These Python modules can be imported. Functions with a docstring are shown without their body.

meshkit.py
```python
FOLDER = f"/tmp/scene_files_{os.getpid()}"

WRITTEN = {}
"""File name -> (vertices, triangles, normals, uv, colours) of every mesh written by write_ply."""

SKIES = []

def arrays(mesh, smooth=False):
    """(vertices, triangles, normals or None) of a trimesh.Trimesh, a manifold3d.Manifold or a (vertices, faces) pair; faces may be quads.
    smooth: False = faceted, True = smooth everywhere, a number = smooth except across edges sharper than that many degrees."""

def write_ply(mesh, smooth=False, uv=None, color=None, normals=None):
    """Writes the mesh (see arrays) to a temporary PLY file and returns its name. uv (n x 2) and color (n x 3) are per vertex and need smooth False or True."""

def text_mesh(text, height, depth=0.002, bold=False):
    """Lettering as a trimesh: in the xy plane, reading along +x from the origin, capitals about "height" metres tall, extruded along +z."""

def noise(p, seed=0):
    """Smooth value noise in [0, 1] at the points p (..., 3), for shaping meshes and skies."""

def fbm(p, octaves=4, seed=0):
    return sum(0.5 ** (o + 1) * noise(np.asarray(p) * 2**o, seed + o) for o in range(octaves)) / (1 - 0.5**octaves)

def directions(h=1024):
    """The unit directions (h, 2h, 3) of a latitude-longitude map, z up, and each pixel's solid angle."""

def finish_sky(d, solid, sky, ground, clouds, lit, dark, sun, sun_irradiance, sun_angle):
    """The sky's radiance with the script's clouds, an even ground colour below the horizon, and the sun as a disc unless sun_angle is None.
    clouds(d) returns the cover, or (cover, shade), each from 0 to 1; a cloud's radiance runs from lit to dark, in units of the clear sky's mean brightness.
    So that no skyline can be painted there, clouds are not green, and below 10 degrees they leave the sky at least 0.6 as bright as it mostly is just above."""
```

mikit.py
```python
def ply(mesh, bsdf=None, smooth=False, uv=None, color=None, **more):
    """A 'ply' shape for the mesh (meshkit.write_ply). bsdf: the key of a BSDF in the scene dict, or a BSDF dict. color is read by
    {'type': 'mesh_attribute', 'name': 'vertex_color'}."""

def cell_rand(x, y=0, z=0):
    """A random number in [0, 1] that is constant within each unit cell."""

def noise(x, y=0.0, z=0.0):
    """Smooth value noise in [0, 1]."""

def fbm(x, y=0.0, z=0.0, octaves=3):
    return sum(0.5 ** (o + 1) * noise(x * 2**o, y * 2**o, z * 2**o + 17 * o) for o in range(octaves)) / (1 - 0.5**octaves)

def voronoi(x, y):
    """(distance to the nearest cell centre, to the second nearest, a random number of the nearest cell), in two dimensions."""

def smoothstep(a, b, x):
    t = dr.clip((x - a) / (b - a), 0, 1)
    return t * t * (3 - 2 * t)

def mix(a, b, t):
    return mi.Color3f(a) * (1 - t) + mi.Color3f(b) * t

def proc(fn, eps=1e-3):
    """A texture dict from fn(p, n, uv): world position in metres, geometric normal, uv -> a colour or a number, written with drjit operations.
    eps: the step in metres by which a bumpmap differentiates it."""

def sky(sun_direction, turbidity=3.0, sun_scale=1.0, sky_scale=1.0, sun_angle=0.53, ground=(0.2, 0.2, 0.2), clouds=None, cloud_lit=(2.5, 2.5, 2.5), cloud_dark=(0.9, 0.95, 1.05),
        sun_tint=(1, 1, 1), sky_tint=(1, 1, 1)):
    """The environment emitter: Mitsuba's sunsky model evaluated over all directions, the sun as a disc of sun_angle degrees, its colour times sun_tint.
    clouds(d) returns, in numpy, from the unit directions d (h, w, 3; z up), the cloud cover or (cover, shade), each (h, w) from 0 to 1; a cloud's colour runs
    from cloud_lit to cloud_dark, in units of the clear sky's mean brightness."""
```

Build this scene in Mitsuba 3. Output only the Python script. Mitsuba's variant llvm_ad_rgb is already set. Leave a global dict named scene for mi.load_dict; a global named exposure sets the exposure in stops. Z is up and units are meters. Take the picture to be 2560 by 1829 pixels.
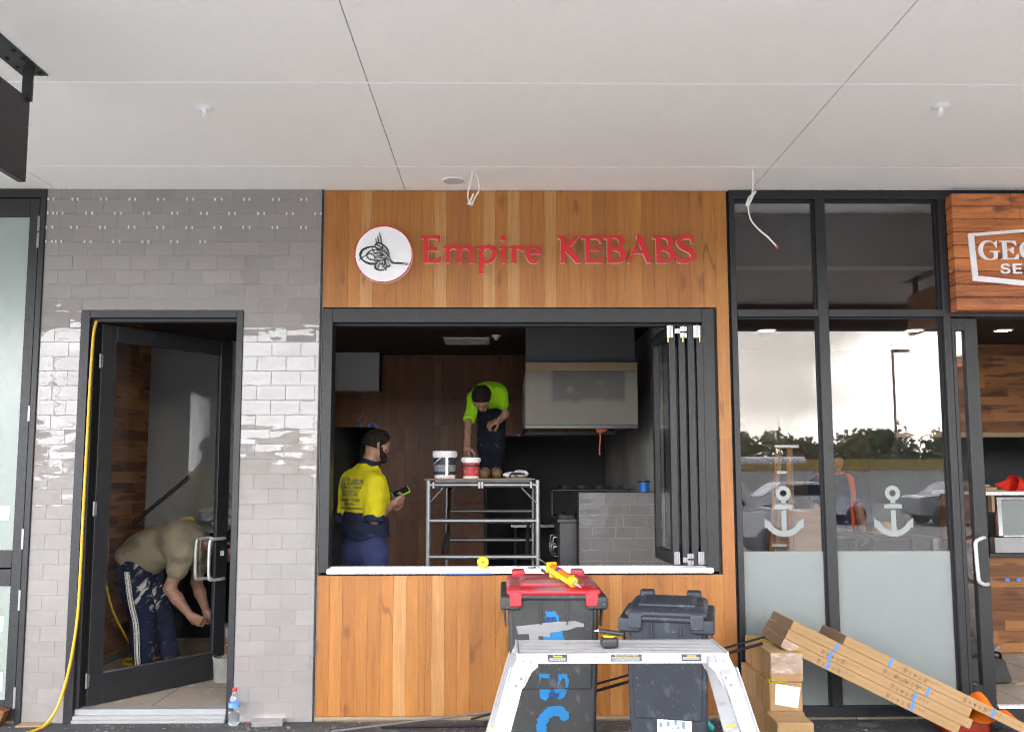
import math, random
import numpy as np
import trimesh
import manifold3d as m3
import shapely
from shapely import affinity
from shapely.geometry import Polygon, LineString, Point, box as sbox
from shapely.ops import unary_union
import drjit as dr
import mitsuba as mi
import mikit
import meshkit

random.seed(7)
rng = np.random.default_rng(7)
T = mi.ScalarTransform4f
scene, labels = {}, {}

PPY, SUNS, SKYS, EXPO, LAMP = -0.0341, 0.015, 1.0, 5.88, 1.6
# ------------------------------------------------------------------ camera, sky, exposure
EYE = np.array([0.0, -5.953, 1.67])
PITCH, YAW, ROLL = math.radians(5.38), 0.0107, -0.0018
fwd = np.array([math.sin(YAW) * math.cos(PITCH), math.cos(YAW) * math.cos(PITCH), math.sin(PITCH)])
rgt = np.array([math.cos(YAW), -math.sin(YAW), 0.0])
upv = np.cross(rgt, fwd)
upv = upv * math.cos(ROLL) - rgt * math.sin(ROLL)
scene['camera'] = {'type': 'perspective', 'fov': 2 * math.degrees(math.atan(1280 / 2139.4)), 'fov_axis': 'x',
                   'near_clip': 0.05, 'far_clip': 900.0, 'principal_point_offset_y': PPY,
                   'to_world': T().look_at(origin=EYE.tolist(), target=(EYE + fwd).tolist(), up=upv.tolist())}
SUN = (0.45, -0.86, 0.20)


def clouds(d):
    # an overcast evening sky: a bright gap low in front of the hidden sun, pale near the horizon and towards the side street
    el = np.arcsin(np.clip(d[..., 2], 0, 1))
    q = np.stack([d[..., 0], d[..., 1], d[..., 2] * 5.0], -1)
    n = meshkit.fbm(q * 2.3 + 3.1, 5, 11)
    az = np.degrees(np.arctan2(d[..., 0], -d[..., 1]))
    eld = np.degrees(el)
    bump = lambda v, c, w, k: np.clip((w - np.abs(v - c)) / k + .5, 0, 1)
    near = bump(az, 27 + 7 * (n - .5), 6, 4) * bump(eld, 8 + 10 * (n - .5), 9, 6)
    hor = np.clip(1.25 - eld / 3.6, 0, 1) * np.clip(.4 + 2.4 * (n - .35), 0, 1)
    left = np.clip(-az / 22, 0, 1) * np.clip((140 + az) / 40, 0, 1) * np.clip(1.3 - eld / 26, 0, 1)
    cover = np.clip(0.995 + 0.1 * (n - 0.5), 0.96, 1.0)
    shade = np.clip(0.82 + 2.0 * (n - 0.5) - 1.1 * near - 0.60 * hor - 0.66 * left, 0, 1)
    return cover, shade


scene['sky'] = mikit.sky(SUN, turbidity=3.5, sun_scale=SUNS, sky_scale=SKYS, sun_angle=30.0, ground=(0.3, 0.29, 0.28), clouds=clouds,
                         cloud_lit=(3.62, 3.62, 3.72), cloud_dark=(1.18, 1.24, 1.40), sun_tint=(0.82, 1.0, 1.4), sky_tint=(0.95, 1.0, 1.06))
exposure = EXPO


# ------------------------------------------------------------------ helpers
used, count = set(), {}


def name(k):
    if k not in used:
        used.add(k)
        return k
    i = count.get(k, 0) + 1
    while f'{k}_{i:03d}' in used:
        i += 1
    count[k] = i
    k = f'{k}_{i:03d}'
    used.add(k)
    return k


def thing(k, label, cat, group=None, kind=None):
    k = name(k)
    labels[k] = {'label': label, 'category': cat}
    if group:
        labels[k]['group'] = group
    if kind:
        labels[k] = {'kind': kind}
        if label:
            labels[k]['label'] = label
    return k


def part(parent, k, mesh, mat, smooth=False, to=None, label=None, kind=None, **kw):
    key = name(parent + '__' + k)
    d = mesh if isinstance(mesh, dict) else mikit.ply(mesh, mat, smooth, **kw)
    d = dict(d)
    if mat is not None:
        d['bsdf'] = {'type': 'ref', 'id': mat}
    if to is not None:
        d['to_world'] = to
    scene[key] = d
    if label or kind:
        labels[key] = {}
        if label:
            labels[key]['label'] = label
        if kind:
            labels[key]['kind'] = kind
    return key


def solo(k, label, cat, mesh, mat, smooth=False, group=None, kind=None, to=None):
    k = thing(k, label, cat, group, kind)
    d = dict(mikit.ply(mesh, mat, smooth))
    if to is not None:
        d['to_world'] = to
    scene[k] = d
    return k


def mesh_of(man):
    m = man.to_mesh()
    return trimesh.Trimesh(np.array(m.vert_properties[:, :3]), np.array(m.tri_verts), process=False)


CF = np.array([[0, 2, 3, 1], [4, 5, 7, 6], [0, 1, 5, 4], [2, 6, 7, 3], [0, 4, 6, 2], [1, 3, 7, 5]])


def bx(x0, x1, y0, y1, z0, z1, b=0.0):
    if b <= 0:
        v = np.array([[x, y, z] for x in (x0, x1) for y in (y0, y1) for z in (z0, z1)], float)
        q = CF
        f = np.vstack([q[:, [0, 1, 2]], q[:, [0, 2, 3]]])
        t = trimesh.Trimesh(v, f, process=False)
        if t.volume < 0:
            t.invert()
        return t
    b = min(b, (x1 - x0) * .45, (y1 - y0) * .45, (z1 - z0) * .45)
    p = []
    for sx in (0, 1):
        for sy in (0, 1):
            for sz in (0, 1):
                X, Y, Z = (x0, x1)[sx], (y0, y1)[sy], (z0, z1)[sz]
                dx, dy, dz = b * (1 - 2 * sx), b * (1 - 2 * sy), b * (1 - 2 * sz)
                p += [(X + dx, Y + dy, Z), (X + dx, Y, Z + dz), (X, Y + dy, Z + dz)]
    return mesh_of(m3.Manifold.hull_points(np.array(p)))


def rbox(x0, x1, y0, y1, z0, z1, r, seg=12):
    s = m3.Manifold.sphere(r, seg)
    return mesh_of(m3.Manifold.batch_hull([s.translate((x, y, z)) for x in (x0 + r, x1 - r) for y in (y0 + r, y1 - r) for z in (z0 + r, z1 - r)]))


def sheet(x0, x1, y, z0, z1):
    """a single pane in the plane y."""
    v = np.array([[x0, y, z0], [x1, y, z0], [x1, y, z1], [x0, y, z1]], float)
    return trimesh.Trimesh(v, np.array([[0, 1, 2], [0, 2, 3]]), process=False)


def parts(parent, k, ms, mat, smooth=False, **kw):
    for m in ms:
        part(parent, k, m, mat, smooth, **kw)


def cat(*ms):
    ms = [m for g in ms for m in (g if isinstance(g, (list, tuple)) else [g])]
    return trimesh.util.concatenate(ms)


def mv(m, loc=(0, 0, 0), rx=0, ry=0, rz=0, s=1):
    m = m.copy()
    if s != 1:
        m.apply_scale(s)
    for a, ax in ((rx, [1, 0, 0]), (ry, [0, 1, 0]), (rz, [0, 0, 1])):
        if a:
            m.apply_transform(trimesh.transformations.rotation_matrix(math.radians(a), ax))
    m.apply_translation(loc)
    return m


def spline(pts, n=8):
    p = np.asarray(pts, float)
    if len(p) < 3:
        return p
    q = np.vstack([2 * p[0] - p[1], p, 2 * p[-1] - p[-2]])
    out = []
    for i in range(1, len(q) - 2):
        for t in np.arange(n) / n:
            a, b, c, d = q[i - 1], q[i], q[i + 1], q[i + 2]
            out.append(.5 * (2 * b + (c - a) * t + (2 * a - 5 * b + 4 * c - d) * t * t + (3 * b - a - 3 * c + d) * t ** 3))
    out.append(p[-1])
    return np.array(out)


def tube(pts, r, sides=10, n=8, smooth=True, flat=None):
    p = spline(pts, n) if smooth else np.asarray(pts, float)
    r = np.broadcast_to(np.interp(np.linspace(0, 1, len(p)), np.linspace(0, 1, np.size(r)), np.atleast_1d(r)), (len(p),))
    t = np.gradient(p, axis=0)
    t /= np.linalg.norm(t, axis=1, keepdims=True) + 1e-12
    a = np.cross(t[0], [0, 0, 1.0] if abs(t[0][2]) < .9 else [1.0, 0, 0])
    fr = []
    for k in range(len(p)):
        a = a - t[k] * np.dot(a, t[k])
        a /= np.linalg.norm(a)
        fr.append((a.copy(), np.cross(t[k], a)))
    ang = np.arange(sides) * 2 * np.pi / sides
    fx = 1 if flat is None else flat
    v = np.vstack([p[k] + r[k] * (np.cos(ang)[:, None] * fr[k][0] + fx * np.sin(ang)[:, None] * fr[k][1]) for k in range(len(p))] + [p[:1], p[-1:]])
    f = []
    N = len(p)
    for k in range(N - 1):
        for j in range(sides):
            a0, a1, b0, b1 = k * sides + j, k * sides + (j + 1) % sides, (k + 1) * sides + j, (k + 1) * sides + (j + 1) % sides
            f += [(a0, a1, b1), (a0, b1, b0)]
    for j in range(sides):
        f += [(N * sides, (j + 1) % sides, j), (N * sides + 1, (N - 1) * sides + j, (N - 1) * sides + (j + 1) % sides)]
    return trimesh.Trimesh(v, np.array(f), process=False)


def rod(a, b, r, sides=12):
    return tube([a, b], r, sides, smooth=False)


def lathe(prof, sides=32):
    """prof: (radius, z) from bottom to top, closed on the axis if radius is 0."""
    p = np.asarray(prof, float)
    ang = np.arange(sides) * 2 * np.pi / sides
    v = np.vstack([np.stack([r * np.cos(ang), r * np.sin(ang), np.full(sides, z)], 1) for r, z in p])
    f = []
    for k in range(len(p) - 1):
        for j in range(sides):
            a0, a1, b0, b1 = k * sides + j, k * sides + (j + 1) % sides, (k + 1) * sides + j, (k + 1) * sides + (j + 1) % sides
            f += [(a0, a1, b1), (a0, b1, b0)]
    m = trimesh.Trimesh(v, np.array(f), process=True)
    m.update_faces(m.nondegenerate_faces())
    return m


def extr(poly, depth):
    gs = getattr(poly, 'geoms', [poly])
    return cat([trimesh.creation.extrude_polygon(g, depth, engine='earcut') for g in gs if g.area > 1e-9])


def wallxz(poly, y, depth, dirn=-1):
    """a polygon in (x, z) standing upright, its back at y, growing towards the viewer (-y)."""
    m = extr(poly, depth)
    v = np.array(m.vertices)
    m = trimesh.Trimesh(np.stack([v[:, 0], y - v[:, 2], v[:, 1]], 1), np.array(m.faces), process=False)
    return m


def text(s, h, at, depth=.001, bold=False, w=None, align='c'):
    """lettering on a wall that faces -y; at = (x, y, z) of the base line; w squeezes to this width."""
    m = meshkit.text_mesh(s, h, depth, bold)
    v = np.array(m.vertices)
    wid = v[:, 0].max() - v[:, 0].min()
    v[:, 0] -= v[:, 0].min()
    k = 1 if w is None else w / wid
    v[:, 0] *= k
    wid *= k
    off = {'c': -wid / 2, 'l': 0, 'r': -wid}[align]
    return trimesh.Trimesh(np.stack([at[0] + off + v[:, 0], at[1] - v[:, 2], at[2] + v[:, 1]], 1), np.array(m.faces), process=False)


# ------------------------------------------------------------------ materials
def mat(k, d):
    scene[k] = d
    return k


def tw(d):
    return {'type': 'twosided', 'bsdf': d}


def rgb(c):
    return {'type': 'rgb', 'value': list(map(float, c))} if isinstance(c, (tuple, list)) else c


# how much of the light each finish returns, relative to the tone written with it
TONE = {'timber': .65, 'charcoal_frame': .30, 'grout': .62, 'asphalt': .62, 'wall_grey': .58, 'wall_white': .80, 'plaster': .55, 'patched_plaster': .52, 'ceiling_dark': .55, 'dark_planks': .72,
        'hivis_yellow': .58, 'hivis_lime': .80, 'skin': .60, 'khaki_cloth': .75, 'trouser_navy': .75, 'bin_grey': .72, 'bin_navy': .72, 'bin_red': .70, 'cardboard': .66, 'cardboard_end': .50,
        'duct_tape': .55, 'spray_blue': .85, 'spray_blue_dark': .5, 'vest_orange': .62, 'hivis_orange': .6, 'pine': .6, 'plywood': .6, 'sealant_yellow': .75, 'sealant_orange': .7, 'cable_yellow': .75, 'label_grey': .7,
        'galvanised': .58, 'green_plastic': .7, 'case_red': .7, 'bright_red': .8, 'bag_red': .7, 'floor_dusty': .85}


def prin(k, c, rough=.5, metal=0.0, spec=.5, bump=None, bscale=1.0, **kw):
    f = TONE.get(k, 1.0)
    if f != 1.0:
        if isinstance(c, (tuple, list)):
            c = [f * x for x in c]
        else:
            fn = mikit._FUNCTIONS[c['fn']]
            c = mikit.proc(lambda p, n, uv, fn=fn, f=f: fn(p, n, uv) * f)
    d = {'type': 'principled', 'base_color': rgb(c), 'roughness': rough, 'metallic': metal, 'specular': spec, **kw}
    if bump is not None:
        d = {'type': 'bumpmap', 'arbitrary': mikit.proc(bump), 'scale': bscale, 'bsdf': d}
    return mat(k, tw(d))


def P(fn):
    return mikit.proc(fn)


N, FB, CR, SS, MIX = mikit.noise, mikit.fbm, mikit.cell_rand, mikit.smoothstep, mikit.mix
PW, PX0 = 0.0868, -1.268


def timber_col(p, n, uv):
    k = dr.floor((p.x - PX0) / PW)
    band = dr.select(p.z > 1.9, 1.0, 0.0) + dr.select(p.y > 1.0, dr.floor(p.z * .9) * 3 + 5, 0.0)
    t = CR(k, band, 3)
    hue = CR(k, band, 9)
    wob = FB(p.x * 5 + k * 3.7, p.z * 1.1, k * 5.1, octaves=2)
    g = FB(p.x * 70 + wob * 9 + k * 13.7, p.z * 2.0 + k * 3.1, band, octaves=3)
    f = N(p.x * 420, p.z * 9 + k * 7, 2.0)
    c = MIX((.41, .146, .031), (.65, .275, .060), SS(-.15, 1.15, .50 * t + .50 * (g - .05)))
    c = MIX(c, (.42, .155, .06), SS(.55, 1.0, hue) * .35)
    c = MIX(c, (.70, .43, .20), SS(.80, .97, t) * .45 * (.4 + g))
    c = c * (0.86 + 0.26 * f)
    d1, d2, w = mikit.voronoi(p.x * 5.5 + 31.7, p.z * 1.9 + 3.3)
    knot = SS(.16, .02, d1 + .16 * (N(p.x * 60, p.z * 14) - .5)) * SS(.45, .62, w)
    c = MIX(c, (.10, .035, .015), knot * .45)
    vein = SS(.028, .0, dr.abs(FB(p.x * 9 + k, p.z * .8 + k * 2, 4.0, octaves=2) - .5)) * SS(.82, .95, CR(k, band, 21))
    c = MIX(c, (.13, .05, .022), vein * .55)
    return dr.select(p.y > 1.0, c * mi.Color3f(.42, .335, .29), c)  # same timber indoors, the dim room shaded into its colour


def timber_bump(p, n, uv):
    k = dr.floor((p.x - PX0) / PW)
    return FB(p.x * 150 + k * 13.7, p.z * 5 + k * 3.1, octaves=2)


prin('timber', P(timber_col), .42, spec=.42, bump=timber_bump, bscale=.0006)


def plank2_col(p, n, uv):
    row = dr.floor(p.z / .093)
    al = p.x + p.y
    seg = dr.floor(al / .8 + CR(row, 0, 4) * 7)
    t = CR(row, seg, 3)
    g = FB(al * 3 + seg * 5, p.z * 75 + FB(al * 2, p.z * 9) * 4, row * 1.7, octaves=3)
    c = MIX((.13, .045, .016), (.40, .175, .055), SS(.0, 1.0, .75 * t + .6 * (g - .25)))
    kn = SS(.60, .78, FB(al * 3.1 + 9, p.z * 16, row, octaves=2))
    return MIX(c, (.05, .018, .01), kn * .7)


prin('dark_planks', P(plank2_col), .5, spec=.4)


def print_col(p, n, uv):
    row = dr.floor((p.z - 2.78) / .093)
    al = p.x - p.y
    t = CR(row, 5, 3)
    wav = FB(al * 2.2, p.z * 11, row, octaves=2)
    g = FB(al * 4.0 + row * 3, p.z * 62 + wav * 7, row * 2.7, octaves=4)
    c = MIX((.22, .060, .022), (.52, .175, .050), SS(.18, .85, .45 * t + .9 * (g - .12)))
    c = MIX(c, (.62, .27, .10), SS(.66, .86, g) * .6)
    kn = SS(.58, .80, FB(al * 5 + 2, p.z * 15, row + 3.0, octaves=3))
    return MIX(c, (.09, .04, .025), kn * .8)


prin('printed_planks', P(print_col), .38, spec=.5)


def tile_col(p, n, uv):
    r = dr.floor(p.z / .102 - .245)
    c = dr.floor((p.x + 3.0273) / .202 + .5 * dr.select(dr.abs(r - 2 * dr.floor(r / 2)) > .5, 1.0, 0.0))
    t = CR(r, c, 3)
    h = CR(r, c, 8)
    b = MIX((.230, .212, .203), (.258, .239, .229), t)
    b = MIX(b, (.224, .217, .205), SS(.5, 1, h) * .6)
    sm = SS(.52, .75, FB(p.x * 7, p.z * 9, 3.0, octaves=3))
    return MIX(b, (.255, .246, .238), sm * .35)


def tile_bump(p, n, uv):
    r = dr.floor(p.z / .102 - .245)
    return N(p.x * 6 + r * 3.7, p.z * 21, r) + .22 * N(p.x * 17 + r, p.z * 46, 4.0)


mat('glazed_tile', tw({'type': 'bumpmap', 'arbitrary': mikit.proc(tile_bump, 2e-3), 'scale': .0012,
                       'bsdf': {'type': 'plastic', 'int_ior': 1.54, 'diffuse_reflectance': P(tile_col)}}))
prin('grout', (.36, .345, .33), .9)
prin('white_plastic', (.72, .71, .68), .45)


def frame_col(p, n, uv):
    sm = FB(p.x * 6, p.y * 6, p.z * 5, octaves=3)
    sc = SS(.66, .80, FB(p.x * 30, p.y * 30 + 3, p.z * 12, octaves=3))
    c = MIX((.040, .043, .049), (.060, .064, .072), sm)
    return MIX(c, (.11, .115, .12), sc * .35)


prin('charcoal_frame', P(frame_col), .42, spec=.45)
prin('black_seal', (.012, .012, .013), .6)
prin('black_plastic', (.018, .018, .02), .45)
prin('black_cloth', (.012, .012, .014), .95, spec=.1)


def soffit_col(p, n, uv):
    m = FB(p.x * .9, p.y * 1.1, 2.0, octaves=3)
    f = N(p.x * 55, p.y * 55)
    return MIX((.775, .748, .700), (.82, .795, .75), m) * (.985 + .03 * f)


prin('soffit_paint', P(soffit_col), .72, spec=.25)
prin('soffit_joint_grey', (.30, .295, .29), .7)
prin('soffit_joint_white', (.90, .89, .87), .5)
prin('white_paint', (.70, .69, .66), .5)
prin('white_gloss', (.80, .80, .80), .22, spec=.5)
prin('alu_white', (.80, .81, .83), .25, spec=.6)


def plaster_col(p, n, uv):
    s = SS(.42, .62, FB(p.x * 2.1, p.y * 2.1, p.z * 1.9, octaves=3))
    return MIX((.40, .385, .35), (.50, .485, .45), s)


prin('plaster', P(plaster_col), .85, spec=.2)
prin('wall_grey', (.155, .16, .16), .7, spec=.3)
prin('ceiling_dark', (.085, .062, .05), .75, spec=.2)
prin('wall_white', (.52, .52, .50), .7)
prin('pine', (.46, .33, .19), .6)


def ply_col(p, n, uv):
    return MIX((.34, .20, .10), (.46, .30, .16), FB(p.x * 4, p.y * 4, p.z * 26, octaves=3))


prin('plywood', P(ply_col), .6)


def floor_col(p, n, uv):
    gx, gy = p.x / .6 - dr.floor(p.x / .6), p.y / .6 - dr.floor(p.y / .6)
    j = dr.minimum(dr.minimum(gx, 1 - gx), dr.minimum(gy, 1 - gy))
    s = FB(p.x * 3, p.y * 3, octaves=4)
    c = MIX((.24, .195, .155), (.36, .305, .25), s)
    c = MIX(c, (.46, .43, .40), SS(.62, .8, FB(p.x * 9 + 4, p.y * 9, octaves=3)) * .6)
    return MIX((.12, .10, .085), c, SS(.004, .010, j))


prin('floor_dusty', P(floor_col), .75, spec=.3)


def asphalt_col(p, n, uv):
    s = FB(p.x * 2, p.y * 2, octaves=4)
    g = N(p.x * 190, p.y * 190)
    c = MIX((.076, .075, .077), (.118, .116, .118), s) * (.75 + .5 * g)
    d = SS(.60, .76, FB(p.x * 5 + 8, p.y * 7, 2.0, octaves=4))
    c = MIX(c, (.27, .26, .25), d * .5)
    sp = SS(.80, .86, N(p.x * 75 + 3, p.y * 60)) * SS(.45, .65, N(p.x * 6, p.y * 6 + 5))
    return MIX(c, (.5, .49, .47), sp * .5)


def asphalt_bump(p, n, uv):
    return FB(p.x * 120, p.y * 120, octaves=3)


prin('asphalt', P(asphalt_col), .8, spec=.3, bump=asphalt_bump, bscale=.004)
prin('road_base', (.275, .27, .262), .85, spec=.2)
prin('concrete_light', (.40, .385, .36), .85)
prin('white_road_paint', (.7, .7, .68), .7)
prin('satin_steel', (.52, .52, .51), .35, metal=.35, spec=.7)
prin('steel_brushed', (.62, .62, .61), .28, metal=1.0)
prin('chrome', (.75, .75, .74), .16, metal=1.0)


def galv_col(p, n, uv):
    return MIX((.42, .43, .45), (.60, .61, .62), FB(p.x * 9, p.y * 9, p.z * 9, octaves=3))


prin('galvanised', P(galv_col), .42, metal=.85)
prin('dark_steel', (.10, .10, .10), .4, metal=.7)


def alu_col(p, n, uv):
    m = FB(p.x * 7, p.y * 20, p.z * 9, octaves=3)
    st = SS(.60, .74, FB(p.x * 14, p.y * 30, p.z * 18 + 7, octaves=3))
    return MIX(MIX((.36, .365, .375), (.46, .465, .475), m), (.20, .215, .22), st * .5)


prin('aluminium', P(alu_col), .36, metal=.45, spec=.6)
prin('alu_threshold', (.34, .345, .35), .35, metal=.3)
mat('clear_glass', {'type': 'thindielectric', 'int_ior': 1.52})
mat('tint_glass', {'type': 'thindielectric', 'int_ior': 1.52, 'specular_transmittance': rgb((.45, .48, .46))})
mat('frosted_film', tw({'type': 'roughplastic', 'alpha': .09, 'int_ior': 1.5, 'diffuse_reflectance': rgb((.205, .230, .225))}))
mat('frosted_film_green', tw({'type': 'roughplastic', 'alpha': .06, 'int_ior': 1.5, 'diffuse_reflectance': rgb((.27, .315, .288))}))
mat('bottle_plastic', {'type': 'thindielectric', 'int_ior': 1.45, 'specular_transmittance': rgb((.90, .95, .98))})
mat('water', {'type': 'dielectric', 'int_ior': 1.33})
# ------------------------------------------------------------------ the setting: ground, road, canopy soffit, shop floors
FL = 0.085          # floor inside the shops
CZ = 3.67           # soffit


def struct(k, mesh, m, smooth=False):
    return solo(k, None, None, mesh, m, smooth, kind='structure')


def grid_sheet(x0, x1, y0, y1, z, nx=2, ny=2):
    xs, ys = np.linspace(x0, x1, nx), np.linspace(y0, y1, ny)
    v = np.array([[x, y, z] for y in ys for x in xs])
    f = []
    for j in range(ny - 1):
        for i in range(nx - 1):
            a = j * nx + i
            f += [(a, a + 1, a + nx + 1), (a, a + nx + 1, a + nx)]
    return trimesh.Trimesh(v, np.array(f), process=False)


struct('ground', grid_sheet(-400, 400, -400, 200, -0.16), 'road_base')
struct('pavement', bx(-30, 30, -8.2, -1.95, -0.15, 0.0), 'road_base')
struct('paving_strip', bx(-30, 30, -1.945, -0.012, -0.15, 0.0), 'asphalt')
struct('kerb', bx(-30, 30, -8.36, -8.2, -0.15, 0.004, .01), 'concrete_light')
struct('road', grid_sheet(-60, 60, -34, -8.36, -0.152), 'road_base')
struct('floor', bx(-6.5, 8.5, 0.02, 8.0, -0.15, FL - .002), 'floor_dusty')

ceil_k = thing('ceiling', 'pale painted soffit of large sheets over the shopfronts', 'soffit', kind='structure')
labels[ceil_k]['label'] = 'pale painted soffit of large sheets above the shopfronts'
XS, YS = [-8.11, -5.64, -3.17, -0.697, 1.775, 4.247, 6.72, 9.19], [-4.13, -2.91, -1.69, -0.47, 0.0]
for i in range(len(XS) - 1):
    for j in range(len(YS) - 1):
        gx, gy = .0032, .0062
        part(ceil_k, 'panel', bx(XS[i] + gx, XS[i + 1] - gx, YS[j] + gy, YS[j + 1] - (gy if j < 3 else -.02), CZ, CZ + .012, .0015), 'soffit_paint')
for x in XS[1:-1]:
    part(ceil_k, 'joint_strip', bx(x - .02, x + .02, YS[0], .0, CZ + .004, CZ + .011), 'soffit_joint_grey')
for y in YS[1:-1]:
    part(ceil_k, 'joint_strip', bx(XS[0], XS[-1], y - .0058, y + .0058, CZ - .0012, CZ + .0035), 'soffit_joint_white')
cn = thing('canopy', 'deep flat canopy roof with a fascia carried over the pavement', 'canopy')
part(cn, 'roof', bx(-8.2, 9.3, -4.3, 8.2, CZ + .02, CZ + .45), 'white_paint')
part(cn, 'fascia', bx(-8.2, 9.3, -4.32, -4.14, CZ - .30, CZ + .019, .01), 'charcoal_frame')
bw = thing('building_shell', 'plain rear and party walls of the shop building', 'building')
part(bw, 'rear_wall', bx(-6.6, 8.6, 8.0, 8.15, -.15, CZ + .02), 'wall_grey')
part(bw, 'side_wall', bx(-6.6, -6.5, 0.1, 8.0, -.15, CZ + .02), 'wall_grey')
part(bw, 'side_wall', bx(8.5, 8.6, 0.1, 8.0, -.15, CZ + .02), 'wall_grey')

# ------------------------------------------------------------------ tiled wall round the entry door
tl = thing('tile_wall', 'glossy pale grey brick-bond tile wall around the entry door', 'tiled wall')
TX0, TX1, TZ0, TZ1 = -3.228, -1.286, 0.025, 3.668
DX0, DX1, DZ1 = -2.948, -1.816, 2.80
part(tl, 'backing', bx(TX0, DX0, -.0070, .12, .0, CZ), 'grout')
part(tl, 'backing', bx(DX1, TX1 + .02, -.0070, .12, .0, CZ), 'grout')
part(tl, 'backing', bx(DX0, DX1, -.0070, .12, DZ1, CZ), 'grout')
tile_cache = {}


def tile_piece(w, h, d=.009):
    k = (round(w, 4), round(h, 4))
    if k not in tile_cache:
        tile_cache[k] = mikit.ply(bx(0, w, 0, d, 0, h, .0014), 'glazed_tile')
    return tile_cache[k]


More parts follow.
